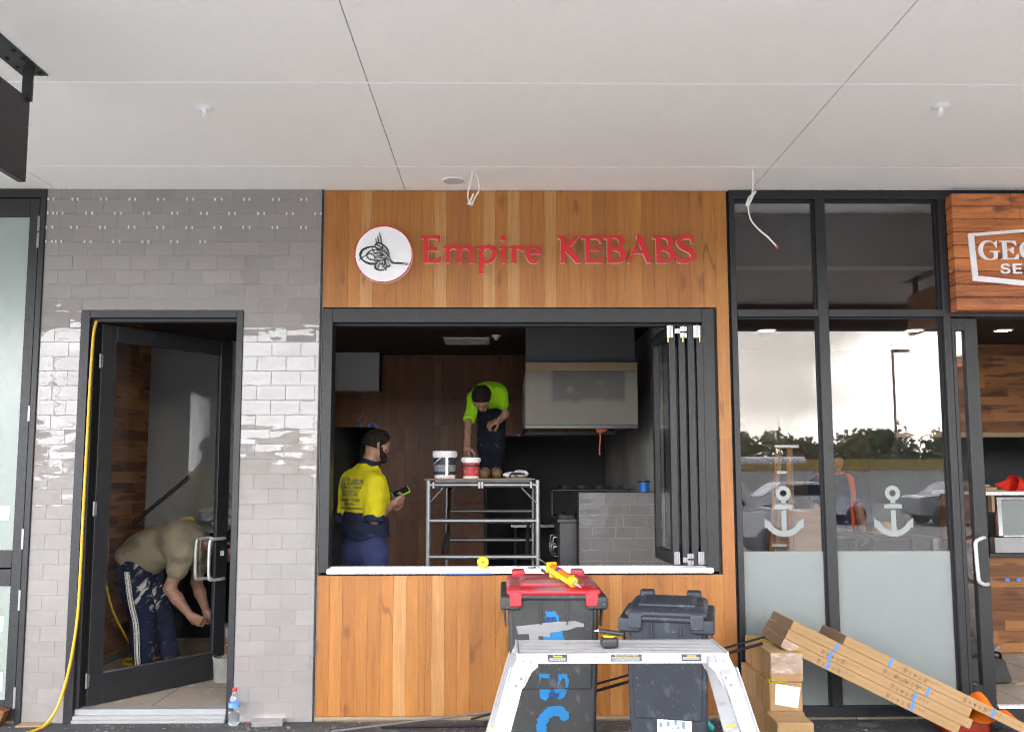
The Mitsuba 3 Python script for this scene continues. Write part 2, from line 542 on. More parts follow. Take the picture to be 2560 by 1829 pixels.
spacers = []
for k in range(-1, 36):
    ztop = 3.595 - (k - 0) * .102 if k >= 0 else TZ1
    zt, zb = (TZ1, 3.595) if k < 0 else (3.595 - k * .102, 3.595 - (k + 1) * .102)
    if k == 35:
        break
    off = 0.5 if (k % 2) else 0.0
    cs = -3.0273 + off * .202
    edges = [TX0] + [cs + i * .202 for i in range(-2, 10) if TX0 + .012 < cs + i * .202 < TX1 - .012] + [TX1]
    for a, b in zip(edges[:-1], edges[1:]):
        spans = [(a, b)]
        if zb < DZ1 - .02:
            spans = [(a, min(b, DX0)), (max(a, DX1), b)]
        for s0, s1 in spans:
            if s1 - s0 < .02:
                continue
            b0 = zb if not (zb < DZ1 < zt and s1 > DX0 and s0 < DX1) else DZ1 + .004
            w, h = s1 - s0 - .0022, zt - b0 - .0022
            if h < .01:
                continue
            t = T().translate([s0 + .0011, -.009 + .0006 * (rng.random() - .5), b0 + .0011]) @ T().rotate([1, 0, 0], .35 * rng.normal()) @ T().rotate([0, 0, 1], .12 * rng.normal())
            part(tl, 'tile', tile_piece(w, h), 'glazed_tile', to=t)
    if 0 <= k <= 3:
        for e in edges[:-1]:
            if k == 3 and e > -1.95:
                continue
            for dxx in (-.018 - .006 * rng.random(), .016 + .008 * rng.random()):
                x = (e if e > TX0 else TX0 + .03) + dxx
                spacers += [bx(x - .0035, x + .0035, -.016, -.008, zt - .010, zt + .010), bx(x - .006, x + .006, -.013, -.0085, zt - .0016, zt + .0016)]
part(tl, 'tile_spacers', cat(spacers), 'white_plastic', kind='stuff')
red = [bx(x, x + .012, -.014, -.0085, DZ1 + .001, DZ1 + .007) for x in (-2.77, -2.70, -2.56, -2.51, -2.37, -2.33, -2.14, -2.10)]
prin('red_plastic', (.55, .03, .03), .35)
part(tl, 'tile_wedges', cat(red), 'red_plastic', kind='stuff')
part(tl, 'edge_trim', bx(TX1 + .002, -1.2695, -.012, .03, .0, CZ - .001, .002), 'black_seal')

# ------------------------------------------------------------------ entry door frame and the open door leaf
df = thing('door_frame', 'charcoal aluminium door frame set in the tiled wall', 'door frame')
part(df, 'jamb', bx(-2.948, -2.885, -.016, .10, .0, 2.80, .003), 'charcoal_frame')
part(df, 'jamb', bx(-1.862, -1.816, -.016, .10, .0, 2.80, .003), 'charcoal_frame')
part(df, 'head', bx(-2.885, -1.862, -.016, .10, 2.745, 2.80, .003), 'charcoal_frame')
part(df, 'rebate', bx(-2.885, -2.862, .02, .095, .02, 2.745), 'black_seal')
part(df, 'rebate', bx(-2.862, -1.862, .02, .095, 2.722, 2.745), 'black_seal')
th = cat(bx(-2.884, -1.863, -.035, .02, .001, .022, .003), bx(-2.884, -1.863, -.02, .045, .022, .046, .003), bx(-2.884, -1.863, .01, .095, .046, .084, .003))
part(df, 'threshold', th, 'alu_threshold')
dl = thing('entry_door', 'charcoal framed glass door standing open inwards, with a steel pull handle', 'door')
LW, LZ0, LZ1 = 1.06, .088, 2.715
DT = T().translate([-2.845, .075, 0]) @ T().rotate([0, 0, 1], 51.6)


def leaf(k, m, mt, smooth=False):
    part(dl, k, m, mt, smooth, to=DT)


leaf('stile', bx(0, .105, -.022, .022, LZ0, LZ1, .003), 'charcoal_frame')
leaf('stile', bx(LW - .105, LW, -.022, .022, LZ0, LZ1, .003), 'charcoal_frame')
leaf('rail', bx(.105, LW - .105, -.022, .022, LZ1 - .12, LZ1, .003), 'charcoal_frame')
leaf('rail', bx(.105, LW - .105, -.022, .022, LZ0, LZ0 + .20, .003), 'charcoal_frame')
leaf('glass', sheet(.105, LW - .105, -.003, LZ0 + .20, LZ1 - .12), 'clear_glass')
leaf('glazing_bead', cat(bx(.105, LW - .105, -.018, -.006, LZ0 + .20, LZ0 + .212, .002)), 'steel_brushed')
for xm, xg, y0, y1 in ((LW - .03, LW - .18, -.022, -.058), (LW - .06, LW - .205, .022, .085)):
    leaf('handle', tube([(xm, y0, 1.155), (xm - .01, y0 + (y1 - y0) * .6, 1.155), (xm - .05, y1, 1.155), (xg + .03, y1, 1.153), (xg, y1, 1.12), (xg, y1, .88), (xg + .03, y1, .848), (xm - .05, y1, .845), (xm - .01, y0 + (y1 - y0) * .6, .845), (xm, y0, .845)], .0125, 12, 6), 'satin_steel', True)
for z in (2.45, 1.42, .26):
    leaf('hinge', cat(rod((-.010, -.024, z - .05), (-.010, -.024, z + .05), .008), bx(-.008, .010, -.025, -.0225, z - .045, z + .045)), 'galvanised')
leaf('push_label', bx(LW - .062, LW - .03, -.0235, -.0222, 1.02, 1.06), 'white_plastic')

# ------------------------------------------------------------------ shopfront at the left edge, frosted glass
ls = thing('frosted_shopfront', 'charcoal framed shopfront with frosted glass at the edge of the tiled wall', 'shopfront')
CHF = 'charcoal_frame'
part(ls, 'head', bx(-6.4, -3.2285, -.02, .09, 3.605, CZ - .001, .003), CHF)
part(ls, 'mullion', bx(-3.268, -3.2285, -.022, .09, .0, 3.605, .003), CHF)
part(ls, 'door_rail', bx(-4.2, -3.340, -.018, .05, 3.466, 3.598, .003), CHF)
part(ls, 'door_stile', bx(-3.340, -3.272, -.018, .05, .02, 3.598, .003), CHF)
part(ls, 'door_rail', bx(-4.2, -3.340, -.018, .05, .905, 1.018, .003), CHF)
part(ls, 'door_rail', bx(-4.2, -3.340, -.018, .05, 1.026, 1.144, .003), CHF)
part(ls, 'door_rail', bx(-4.2, -3.340, -.018, .05, .02, .153, .003), CHF)
part(ls, 'glass', bx(-4.2, -3.340, .0, .008, 1.144, 3.466), 'frosted_film_green')
part(ls, 'glass', bx(-4.2, -3.340, .0, .008, .153, .905), 'frosted_film_green')
part(ls, 'seal', bx(-3.2715, -3.2685, -.012, .05, .02, 3.6), 'black_seal')
part(ls, 'door_stile', bx(-4.30, -4.2, -.018, .05, .02, 3.598, .003), CHF)
part(ls, 'glass', bx(-6.4, -4.3, .0, .008, .02, 3.6), 'frosted_film_green')
for z0, z1 in ((3.36, 3.47), (3.24, 3.35), (2.02, 2.13), (1.15, 1.29), (.74, .88), (.10, .24)):
    part(ls, 'hinge', bx(-3.279, -3.262, -.027, -.0185, z0, z1, .002), 'galvanised')
for z0, z1 in ((1.348, 1.44), (.60, .70)):
    part(ls, 'paper_note', bx(-3.50, -3.383, -.002, -.0008, z0, z1), 'white_gloss')
part(ls, 'paper_note', bx(-3.52, -3.368, -.002, -.0008, .21, .335), 'white_gloss')

# ------------------------------------------------------------------ timber cladding of the kebab shop
tc = thing('timber_cladding', 'warm orange-brown vertical timber boards framing the servery opening', 'cladding')
OX0, OX1, OZ0, OZ1 = -1.262, 1.488, .968, 2.815
part(tc, 'backing', bx(-1.268, 1.612, .022, .13, OZ1 + .0, CZ), 'black_seal')
part(tc, 'backing', bx(-1.268, 1.612, .022, .13, .0, OZ0), 'black_seal')
part(tc, 'backing', bx(1.49, 1.612, .022, .13, OZ0, OZ1), 'black_seal')
nb = 33
for i in range(nb):
    x0, x1 = PX0 + i * PW + .0004, PX0 + (i + 1) * PW - .0004
    x1 = min(x1, 1.612)
    if x1 - x0 < .01:
        continue
    dy = .0012 * rng.random()
    if x0 >= 1.48:
        part(tc, 'board', bx(x0, x1, -.002 - dy, .021, .034, CZ - .006, .0006), 'timber')
    else:
        part(tc, 'board', bx(x0, x1, -.002 - dy, .021, OZ1 + .006, CZ - .006, .0006), 'timber')
        part(tc, 'board', bx(x0, x1, -.002 - dy, .021, .034, OZ0 - .004, .0006), 'timber')
part(tc, 'base_strip', bx(-1.272, 1.60, -.010, .02, .008, .032, .002), 'pine')

# ------------------------------------------------------------------ servery opening: frame, sill, folded bifold leaves
sf = thing('servery_frame', 'charcoal aluminium frame of the open servery window', 'window frame')
part(sf, 'stile', bx(-1.262, -1.192, -.014, .11, .985, 2.812, .003), CHF)
part(sf, 'stile', bx(1.402, 1.487, -.014, .11, .985, 2.812, .003), CHF)
part(sf, 'head', bx(-1.192, 1.402, -.014, .11, 2.712, 2.812, .003), CHF)
part(sf, 'head_track', bx(-1.19, 1.40, .03, .10, 2.694, 2.711, .002), 'black_seal')
part(sf, 'sill', bx(-1.197, 1.437, -.05, .14, .980, 1.014, .004), 'alu_white')
part(sf, 'sill_track', bx(-1.19, 1.40, .03, .09, 1.0145, 1.019), 'white_gloss')
part(sf, 'masking_tape', bx(-.40, -.08, -.0525, -.0508, .978, .986), mat('blue_tape', tw({'type': 'principled', 'base_color': rgb((.06, .20, .62)), 'roughness': .6})))
bf = thing('bifold_window', 'glazed bifold leaves folded flat against the servery end', 'bifold window')
for i, x in enumerate((1.165, 1.232, 1.296, 1.358)):
    # leaf stands square to the shopfront, hinge edge to the street
    a = math.radians(2.4 - 1.2 * i)
    L, th_ = .565, .045
    R = T().translate([x, -.02, 0]) @ T().rotate([0, 0, 1], math.degrees(a))
    for y0, y1 in ((0, .062), (L - .062, L)):
        part(bf, 'stile', bx(-.0, th_, y0, y1, 1.03, 2.69, .002), CHF, to=R)
    part(bf, 'rail', bx(0, th_, .062, L - .062, 2.615, 2.69, .002), CHF, to=R)
    part(bf, 'rail', bx(0, th_, .062, L - .062, 1.03, 1.115, .002), CHF, to=R)
    part(bf, 'glass', sheet(.062, L - .062, 0, 1.115, 2.615), 'clear_glass', to=R @ T().translate([.02, 0, 0]) @ T().rotate([0, 0, 1], 90))
for x0, x1, zz in ((1.150, 1.193, 2.60), (1.205, 1.243, 2.63), (1.243, 1.29, 2.645), (1.243, 1.29, 2.60), (1.335, 1.385, 2.60), (1.172, 1.212, 1.035), (1.230, 1.266, 1.05), (1.262, 1.305, 1.075), (1.262, 1.305, 1.03), (1.335, 1.378, 1.035)):
    h = .088 if (x0 in (1.150, 1.335, 1.172)) else .036
    part(bf, 'hinge', cat(bx(x0, x1, -.034, -.0265, zz, zz + h, .002), rod(((x0 + x1) / 2, -.037, zz), ((x0 + x1) / 2, -.037, zz + h), .006)), 'satin_steel' if zz > 2 else 'galvanised')
for x in (1.158, 1.262, 1.38):
    part(bf, 'bolt', rod((x, -.03, 2.57), (x, -.03, 2.602), .006), mat('brass', tw({'type': 'principled', 'base_color': rgb((.70, .45, .12)), 'roughness': .3, 'metallic': 1.0})) if x == 1.158 else 'brass')

# ------------------------------------------------------------------ seafood shop window
sw = thing('shop_window', 'charcoal framed shop window with clear upper and frosted lower glass', 'shop window')
part(sw, 'mullion', bx(1.613, 1.652, -.02, .09, .0, 3.605, .003), CHF)
part(sw, 'mullion', bx(2.228, 2.299, -.02, .09, .086, 3.605, .003), CHF)
part(sw, 'mullion', bx(3.112, 3.162, -.02, .09, .0, 3.605, .003), CHF)
part(sw, 'head', bx(1.613, 8.4, -.02, .09, 3.602, CZ - .001, .003), CHF)
for a, b in ((1.652, 2.228), (2.299, 3.112), (3.162, 8.4)):
    part(sw, 'transom', bx(a, b, -.018, .09, 2.752, 2.806, .003), CHF)
part(sw, 'bottom_rail', bx(1.652, 3.112, -.018, .09, .018, .086, .003), CHF)
for a, b in ((1.652, 2.228), (2.299, 3.112)):
    part(sw, 'upper_glass', sheet(a, b, .030, 2.806, 3.602), 'clear_glass')
    part(sw, 'clear_glass', sheet(a, b, .030, 1.118, 2.752), 'clear_glass')
    part(sw, 'frosted_glass', bx(a, b, .028, .034, .086, 1.1175), 'frosted_film')
    part(sw, 'seal', cat(bx(a, b, .018, .03, 3.59, 3.602), bx(b - .012, b, .018, .0298, 2.806, 3.59), bx(b - .012, b, .018, .0275, .086, 2.752), bx(a, b - .012, .018, .0298, 2.742, 2.752)), 'black_seal')
part(sw, 'added_dark_backing', bx(1.655, 8.4, .55, .56, 3.155, CZ), 'black_seal')  # black sheet added behind the upper glass to hold it dark
part(sw, 'upper_glass', sheet(3.162, 8.4, .030, 2.806, 3.602), 'clear_glass')


def anchor(cx, cz, h):
    s = h / 1.0
    p = [Point(0, .885).buffer(.158, 24).difference(Point(0, .885).buffer(.070, 24)), sbox(-.05, .68, .05, .77), Polygon([(-.19, .57), (.19, .57), (.19, .645), (.10, .655), (-.10, .655), (-.19, .645)]), sbox(-.05, .08, .05, .525)]
    th = np.linspace(math.radians(205), math.radians(335), 40)
    arc = LineString([(.40 * math.cos(a), .46 + .42 * math.sin(a)) for a in th]).buffer(.058, cap_style=2)
    p += [arc, Polygon([(-.12, .055), (0, -.005), (.12, .055), (0, .16)])]
    for sx in (-1, 1):
        p.append(Polygon([(sx * .415, .365), (sx * .25, .235), (sx * .315, .235), (sx * .34, .19), (sx * .405, .16)]))
    g = unary_union([q.buffer(.002) for q in p])
    return wallxz(affinity.translate(affinity.scale(g, s, s, origin=(0, 0)), cx, cz), .0298, .0012)


mat('decal', tw({'type': 'roughplastic', 'alpha': .12, 'diffuse_reflectance': rgb((.22, .25, .245))}))
part(sw, 'anchor_decal', anchor(1.952, 1.224, .33), 'decal')
part(sw, 'anchor_decal', anchor(2.717, 1.224, .33), 'decal')
sd = thing('sliding_door', 'charcoal framed glass door leaf with a tall steel pull beside the shop entrance', 'door')
part(sd, 'stile', bx(3.166, 3.196, -.012, .045, .05, 2.742, .003), CHF)
part(sd, 'stile', bx(3.262, 3.350, -.012, .045, .05, 2.742, .003), CHF)
part(sd, 'rail', bx(3.196, 3.262, -.012, .045, 2.655, 2.742, .003), CHF)
part(sd, 'rail', bx(3.196, 3.262, -.012, .045, .05, .222, .003), CHF)
part(sd, 'glass', sheet(3.196, 3.262, .015, .222, 2.655), 'clear_glass')
part(sd, 'handle', tube([(3.322, -.012, 1.212), (3.29, -.05, 1.212), (3.235, -.062, 1.185), (3.232, -.064, 1.1), (3.236, -.064, .98), (3.245, -.062, .92), (3.29, -.05, .897), (3.332, -.012, .897)], .0135, 12, 6), 'satin_steel', True)
dst = thing('doorstep', 'low step with bright metal nosing at the seafood shop entrance', 'step')
part(dst, 'riser', bx(3.352, 8.4, -.02, .02, .0, .068), 'black_seal')
part(dst, 'nosing', bx(3.352, 8.4, -.03, .02, .069, .088, .003), 'alu_white')
# ------------------------------------------------------------------ raised lettering
def smoothp(g, r):
    return g.buffer(r).buffer(-2 * r).buffer(r)


def soft(pts, it=2):
    p = np.asarray(pts, float)
    for _ in range(it):
        q = np.roll(p, -1, 0)
        p = np.stack([.75 * p + .25 * q, .25 * p + .75 * q], 1).reshape(-1, 2)
    return Polygon(p)


def G_E(o):
    return Polygon(o)


GL = {}
GL['E1'] = Polygon([(90, 115), (410, 110), (412, 238), (387, 240), (378, 195), (355, 165), (215, 160), (215, 315), (370, 313), (370, 370), (215, 370), (215, 525), (350, 525), (385, 500), (410, 460), (431, 465), (422, 580), (135, 580), (135, 185), (126, 163), (90, 160)])
GL['m'] = unary_union([sbox(505, 300, 580, 580), Polygon([(456, 306), (572, 271), (582, 335), (505, 338), (458, 327)]),
                       Polygon([(560, 310), (620, 275), (690, 264), (740, 285), (770, 325), (775, 365), (775, 580), (697, 580), (697, 385), (685, 350), (650, 331), (610, 335), (575, 360)]),
                       Polygon([(755, 315), (815, 278), (885, 264), (935, 285), (963, 325), (968, 365), (968, 580), (890, 580), (890, 385), (876, 350), (845, 331), (805, 337), (770, 360)])])
GL['p'] = unary_union([sbox(1062, 300, 1140, 755), Polygon([(1018, 308), (1140, 270), (1140, 338), (1018, 330)]),
                       soft([(1120, 320), (1180, 275), (1250, 264), (1330, 300), (1368, 390), (1350, 490), (1280, 570), (1180, 592), (1120, 580)]).difference(
                           soft([(1140, 350), (1190, 328), (1250, 345), (1287, 410), (1276, 495), (1215, 540), (1140, 520)], 2))])
GL['i'] = unary_union([sbox(1432, 285, 1510, 580), Polygon([(1388, 310), (1510, 272), (1510, 338), (1388, 333)]), Point(1467, 158).buffer(47)])
GL['r'] = unary_union([sbox(1605, 300, 1680, 580), Polygon([(1558, 310), (1680, 272), (1680, 338), (1558, 333)]),
                       soft([(1660, 330), (1735, 272), (1795, 270), (1832, 315), (1815, 365), (1775, 385), (1750, 345), (1700, 335), (1660, 375)])])
GL['e'] = affinity.scale(Point(1975, 428).buffer(1, 48), 134, 157).difference(soft([(1918, 382), (1930, 335), (1975, 318), (2022, 335), (2042, 382)], 2)).difference(
    Polygon([(1920, 428), (2160, 428), (2160, 495), (2110, 512), (2040, 528), (1975, 515), (1935, 480)]))
GLK = {}
GLK['K'] = unary_union([sbox(118, 105, 188, 515), Polygon([(75, 108), (188, 92), (188, 145), (118, 150), (75, 138)]), Polygon([(170, 262), (350, 102), (418, 97), (262, 276), (205, 322), (170, 340)]),
                        Polygon([(190, 300), (262, 270), (440, 512), (350, 520), (190, 335)])])
GLK['E2'] = Polygon([(440, 110), (740, 102), (740, 205), (712, 208), (702, 172), (680, 148), (562, 145), (562, 283), (705, 280), (702, 325), (562, 325), (562, 470), (685, 470), (715, 450), (740, 405), (765, 405), (745, 515), (490, 515), (490, 155), (478, 146), (440, 145)])


def Bg(dx):
    return affinity.translate(unary_union([sbox(820, 110, 888, 515), Polygon([(770, 110), (888, 93), (888, 150), (820, 150), (770, 140)]),
                                           soft([(850, 95), (980, 86), (1060, 110), (1092, 180), (1070, 250), (1010, 300), (850, 300)]), soft([(850, 280), (1010, 278), (1085, 315), (1116, 390), (1095, 465), (1030, 508), (940, 517), (850, 515)]),
                                           sbox(850, 240, 960, 330), sbox(850, 98, 940, 200), sbox(850, 420, 940, 515)]).difference(
        soft([(888, 132), (945, 132), (990, 160), (1004, 210), (988, 255), (940, 278), (888, 278)], 1)).difference(soft([(888, 325), (950, 325), (1003, 352), (1022, 400), (1003, 452), (950, 476), (888, 474)], 1)), dx, 0)


GLK['B1'] = Bg(0)
GLK['A'] = Polygon([(1262, 92), (1340, 86), (1492, 505), (1420, 518), (1357, 370), (1218, 370), (1168, 515), (1120, 513), (1272, 150)]).difference(Polygon([(1290, 190), (1342, 325), (1238, 325)]))
GLK['B2'] = Bg(737)
sp = spline([(2100, 195), (2088, 135), (2010, 112), (1925, 138), (1900, 195), (1940, 255), (2040, 310), (2108, 375), (2090, 445), (2000, 487), (1905, 485), (1885, 415)], 6)
wS = np.interp(np.linspace(0, 1, len(sp)), [0, .15, .35, .5, .65, .85, 1], [17, 28, 38, 40, 38, 28, 16])
GLK['S'] = unary_union([m_.convex_hull for m_ in [Point(a).buffer(wa).union(Point(b).buffer(wb)) for a, b, wa, wb in zip(sp[:-1], sp[1:], wS[:-1], wS[1:])]] + [Polygon([(2085, 105), (2118, 92), (2118, 208), (2088, 208)]), Polygon([(1868, 405), (1898, 400), (1915, 500), (1870, 510)])])
prin('sign_red', (.56, .020, .022), .28, spec=.5)
prin('sign_pale', (.72, .60, .58), .35)
sg = thing('shop_lettering', 'raised red lettering reading Empire KEBABS on the timber fascia', 'sign lettering')
for table, ox, px, s, oz, py in ((GL, -.577, 90, .0004215, 3.131, 580), (GLK, .387, 75, .0004705, 3.133, 515)):
    for ch, g in table.items():
        g = affinity.affine_transform(smoothp(g, 3), [s, 0, 0, -s, ox - px * s, oz + py * s]).buffer(0)
        b = part(sg, 'letter', wallxz(g, -.004, .030), 'sign_pale')
        part(b, 'face', wallxz(g, -.0345, .0045), 'sign_red')

lg = thing('round_logo', 'round white logo plaque with a black calligraphic emblem and red rim', 'sign')
LX, LZ, LR = -.8365, 3.19, .2035
disc = lathe([(0, 0), (LR, 0), (LR, .048), (LR - .002, .05), (0, .05)], 72)
disc.apply_transform(trimesh.transformations.rotation_matrix(math.pi / 2, [1, 0, 0]))
prin('sign_white', (.80, .80, .81), .25)
part(lg, 'plaque', mv(disc, (LX, -.004, LZ)), 'sign_pale', 35)
part(lg, 'face', wallxz(Point(LX, LZ).buffer(LR - .007, 48), -.0545, .0015), 'sign_white')
part(lg, 'rim', wallxz(Point(LX, LZ).buffer(LR, 48).difference(Point(LX, LZ).buffer(LR - .0065, 48)), -.0545, .003), 'sign_red')


def brush(pts, w):
    p = spline(pts, 6)
    ws = np.interp(np.linspace(0, 1, len(p)), np.linspace(0, 1, np.size(w)), np.atleast_1d(w)) / 2 * 1.25 + 2
    return [Point(a).buffer(wa, 6).union(Point(b).buffer(wb, 6)).convex_hull for a, b, wa, wb in zip(p[:-1], p[1:], ws[:-1], ws[1:])]


st = []
for pts, w in (([(770, 745), (700, 697), (600, 690), (450, 740), (378, 840), (382, 930), (450, 1010), (560, 1066), (640, 1078), (720, 1065)], [16, 18, 22, 34, 40, 28, 26, 34, 38, 20]),
               ([(790, 775), (680, 760), (580, 785), (520, 860), (530, 920), (580, 970), (640, 985), (720, 972)], [10, 12, 14, 20, 18, 16, 18, 14]),
               ([(515, 870), (570, 842), (640, 858), (705, 925)], [8, 18, 18, 22]), ([(345, 992), (420, 930), (530, 865)], [5, 9, 7]), ([(632, 725), (680, 830)], [8, 16]),
               ([(712, 510), (735, 625)], [14, 18]), ([(756, 450), (788, 615)], [14, 20]), ([(798, 380), (850, 620)], [14, 18]),
               ([(700, 690), (705, 640), (770, 603), (850, 630), (865, 690), (845, 745), (780, 735), (720, 700)], [16, 20, 24, 26, 18, 26, 20, 14]), ([(745, 640), (800, 680), (850, 720)], [18, 20, 18]),
               ([(830, 600), (930, 690), (1005, 800), (1018, 905)], [16, 24, 22, 8]), ([(870, 690), (930, 780), (980, 840), (1010, 900)], [10, 12, 12, 10]),
               ([(740, 735), (860, 830), (960, 930), (1050, 1030), (1090, 1062), (1250, 1075), (1425, 1103)], [26, 18, 16, 14, 12, 10, 7]),
               ([(830, 740), (950, 840), (1030, 945), (1110, 1045), (1240, 1050), (1380, 1062), (1480, 1092)], [22, 16, 14, 13, 11, 9, 6]),
               ([(690, 830), (770, 826), (880, 890), (780, 888), (700, 850)], [10, 16, 22, 16, 12]), ([(690, 940), (740, 925), (830, 940), (950, 970), (850, 1000), (740, 985)], [14, 18, 18, 24, 20, 14]),
               ([(690, 1010), (745, 1020), (800, 1010)], [16, 20, 14]), ([(760, 1030), (712, 1110), (712, 1170), (780, 1212), (895, 1220)], [14, 22, 28, 30, 18]),
               ([(735, 1130), (775, 1155), (790, 1120), (765, 1085)], [10, 20, 18, 10]), ([(800, 1040), (810, 1080), (840, 1085), (860, 1050)], [12, 18, 16, 10]), ([(865, 1040), (885, 1110), (920, 1105), (915, 1010)], [12, 20, 18, 12]),
               ([(930, 1000), (955, 1090), (1000, 1140), (1040, 1125)], [12, 18, 22, 14]), ([(980, 1000), (1015, 1080), (1040, 1120)], [10, 14, 16]), ([(865, 1135), (920, 1175), (960, 1150), (1000, 1140)], [12, 22, 20, 14]), ([(940, 1205), (952, 1208)], [26, 26])):
    st += brush(pts, w)
em = affinity.affine_transform(unary_union(st), [.0003133, 0, 0, -.0003133, LX - 890 * .0003133, LZ + 850 * .0003133])
part(lg, 'emblem', wallxz(em.simplify(.0003), -.0562, .006), 'black_plastic')

# ------------------------------------------------------------------ neighbouring sign boxes
sb = thing('plank_sign', 'projecting sign box printed as orange-brown planks, lettered GEO and SE in white', 'sign')
SX0, SY, SZ0, SZ1 = 3.162, -.113, 2.779, 3.617
for i in range(9):
    z0 = SZ0 + i * .0931
    cuts = [SX0, SX0 + (.95, 1.6, .75, 1.9, 1.2, .62, 1.4, .48, .42)[i], 5.6]
    for a, b in zip(cuts[:-1], cuts[1:]):
        part(sb, 'plank', bx(a + .0006, b - .0006, SY + .003 * rng.random(), -.021, z0 + .0022, z0 + .0905, .003), 'printed_planks')
part(sb, 'core', bx(SX0 + .004, 5.6, SY + .007, -.0205, SZ0 + .003, SZ1), 'black_seal')
S3, S3V, S3X, S3Z = .0002795, .0002986, 3.211, 3.394


def s3(g):
    return affinity.affine_transform(g, [S3, 0, 0, -S3V, S3X, S3Z])


fr_out, fr_in = Polygon([(172, 240), (2500, 60), (4800, 240), (4740, 1360), (2500, 1570), (238, 1360)]), Polygon([(318, 298), (2500, 130), (4660, 298), (4600, 1250), (2500, 1450), (372, 1248)])
part(sb, 'border', wallxz(s3(fr_out.difference(fr_in)), SY - .0005, .010), 'sign_white')
ell = lambda cx, cy, rx, ry: affinity.scale(Point(cx, cy).buffer(1, 48), rx, ry)
g_G = unary_union([ell(650, 632, 236, 232).difference(ell(702, 632, 178, 204)).difference(sbox(770, 555, 1000, 690)), Polygon([(868, 412), (885, 412), (880, 572), (862, 572), (840, 520), (800, 480), (840, 440)]),
                   sbox(802, 655, 890, 822), Polygon([(700, 650), (952, 650), (952, 664), (890, 690), (802, 690), (700, 664)]), Polygon([(802, 800), (890, 800), (890, 828), (780, 862), (700, 862)])])
g_E = unary_union([sbox(1026, 425, 1130, 840), Polygon([(942, 410), (1362, 410), (1372, 520), (1352, 520), (1310, 470), (1240, 440), (1020, 440), (942, 424)]), Polygon([(1120, 608), (1210, 608), (1270, 565), (1300, 565), (1300, 712), (1272, 712), (1215, 640), (1120, 635)]),
                   Polygon([(975, 838), (1060, 822), (1260, 822), (1340, 795), (1400, 722), (1422, 722), (1420, 852), (975, 852)])])
g_O = ell(1700, 632, 250, 230).difference(ell(1700, 632, 150, 205))
for g in (g_G, g_E, g_O):
    part(sb, 'letter', wallxz(s3(smoothp(g, 3)), SY - .0005, .010), 'sign_white')
for ch, x0, w in (('S', 950, 245), ('E', 1262, 220)):
    part(sb, 'letter', text(ch, 225 * S3V, (S3X + x0 * S3, SY - .0005, S3Z - 1184 * S3V), .008, True, w=w * S3, align='l'), 'sign_white')

hs = thing('hanging_sign', 'black blade sign hung square to the shopfronts from a bolted soffit plate', 'sign')
part(hs, 'soffit_plate', bx(-2.43, -2.297, -2.95, -1.768, CZ - .006, CZ - .0005, .001), 'black_plastic')
part(hs, 'post', bx(-2.385, -2.335, -1.842, -1.830, 3.50, CZ - .006), 'black_plastic')
part(hs, 'post', bx(-2.385, -2.335, -2.80, -2.788, 3.50, CZ - .006), 'black_plastic')
part(hs, 'blade', bx(-2.395, -2.355, -2.95, -1.815, 3.095, 3.52, .004), 'black_plastic')
for y in (-1.80, -1.86, -1.95, -2.03):
    for x in (-2.325, -2.402):
        part(hs, 'bolt', mv(lathe([(0, 0), (.011, 0), (.011, .006), (0, .008)], 6), (x, y, CZ - .014)), 'black_seal')

# ------------------------------------------------------------------ things on the soffit
for x, y, lab in ((-1.644, -1.383, 'small white sprinkler head under the soffit above the tiled wall'), (2.412, -1.432, 'small white sprinkler head under the soffit above the seafood shop window')):
    sk = thing('sprinkler', lab, 'sprinkler', 'sprinkler heads on the soffit')
    part(sk, 'escutcheon', mv(lathe([(0, -.013), (.02, -.013), (.042, -.008), (.050, -.001), (.048, 0)], 28), (x, y, CZ)), 'white_gloss', 40)
    part(sk, 'body', mv(lathe([(0, -.055), (.004, -.055), (.006, -.04), (.011, -.036), (.011, -.008), (0, -.004)], 14), (x, y, CZ)), 'white_gloss', 40)
    part(sk, 'deflector', cat(mv(lathe([(0, -.062), (.018, -.060), (.018, -.058), (0, -.057)], 16), (x, y, CZ)), bx(x - .012, x - .009, y - .002, y + .002, CZ - .058, CZ - .03), bx(x + .009, x + .012, y - .002, y + .002, CZ - .058, CZ - .03)), 'white_gloss')
cl = thing('ceiling_light', 'round recessed light in the soffit beside the looped cable', 'ceiling light')
part(cl, 'rim', mv(lathe([(.070, .0), (.083, -.001), (.083, -.007), (.076, -.010), (.070, -.006)], 40), (-.338, -.20, CZ)), 'white_gloss', 40)
part(cl, 'diffuser', mv(lathe([(0, -.0035), (.0705, -.0035), (.0705, -.002), (0, -.002)], 40), (-.338, -.20, CZ)), prin('opal', (.52, .53, .49), .3))
prin('cable_white', (.76, .74, .68), .5)
cb = thing('looped_cable', 'white electrical cable looped and twisted on itself, hanging from the soffit', 'cable')
yb = -.385
part(cb, 'strand', tube([(-.202, yb, CZ), (-.214, yb, 3.60), (-.231, yb, 3.53), (-.233, yb, 3.49), (-.224, yb - .004, 3.455), (-.234, yb - .01, 3.441)], [.0055, .0065, .0055, .0055, .005, .006], 8), 'cable_white', True)
part(cb, 'strand', tube([(-.186, yb, CZ), (-.172, yb, 3.635), (-.158, yb, 3.575), (-.159, yb, 3.54), (-.18, yb - .004, 3.497), (-.206, yb - .006, 3.452), (-.222, yb - .008, 3.449)], [.003, .0035, .0045, .005, .006, .006, .005], 8), 'cable_white', True)
part(cb, 'knot', tube([(-.196, yb - .012, 3.512), (-.21, yb - .014, 3.475), (-.222, yb - .012, 3.445), (-.205, yb + .004, 3.44), (-.199, yb + .008, 3.46)], .006, 8), 'cable_white', True)
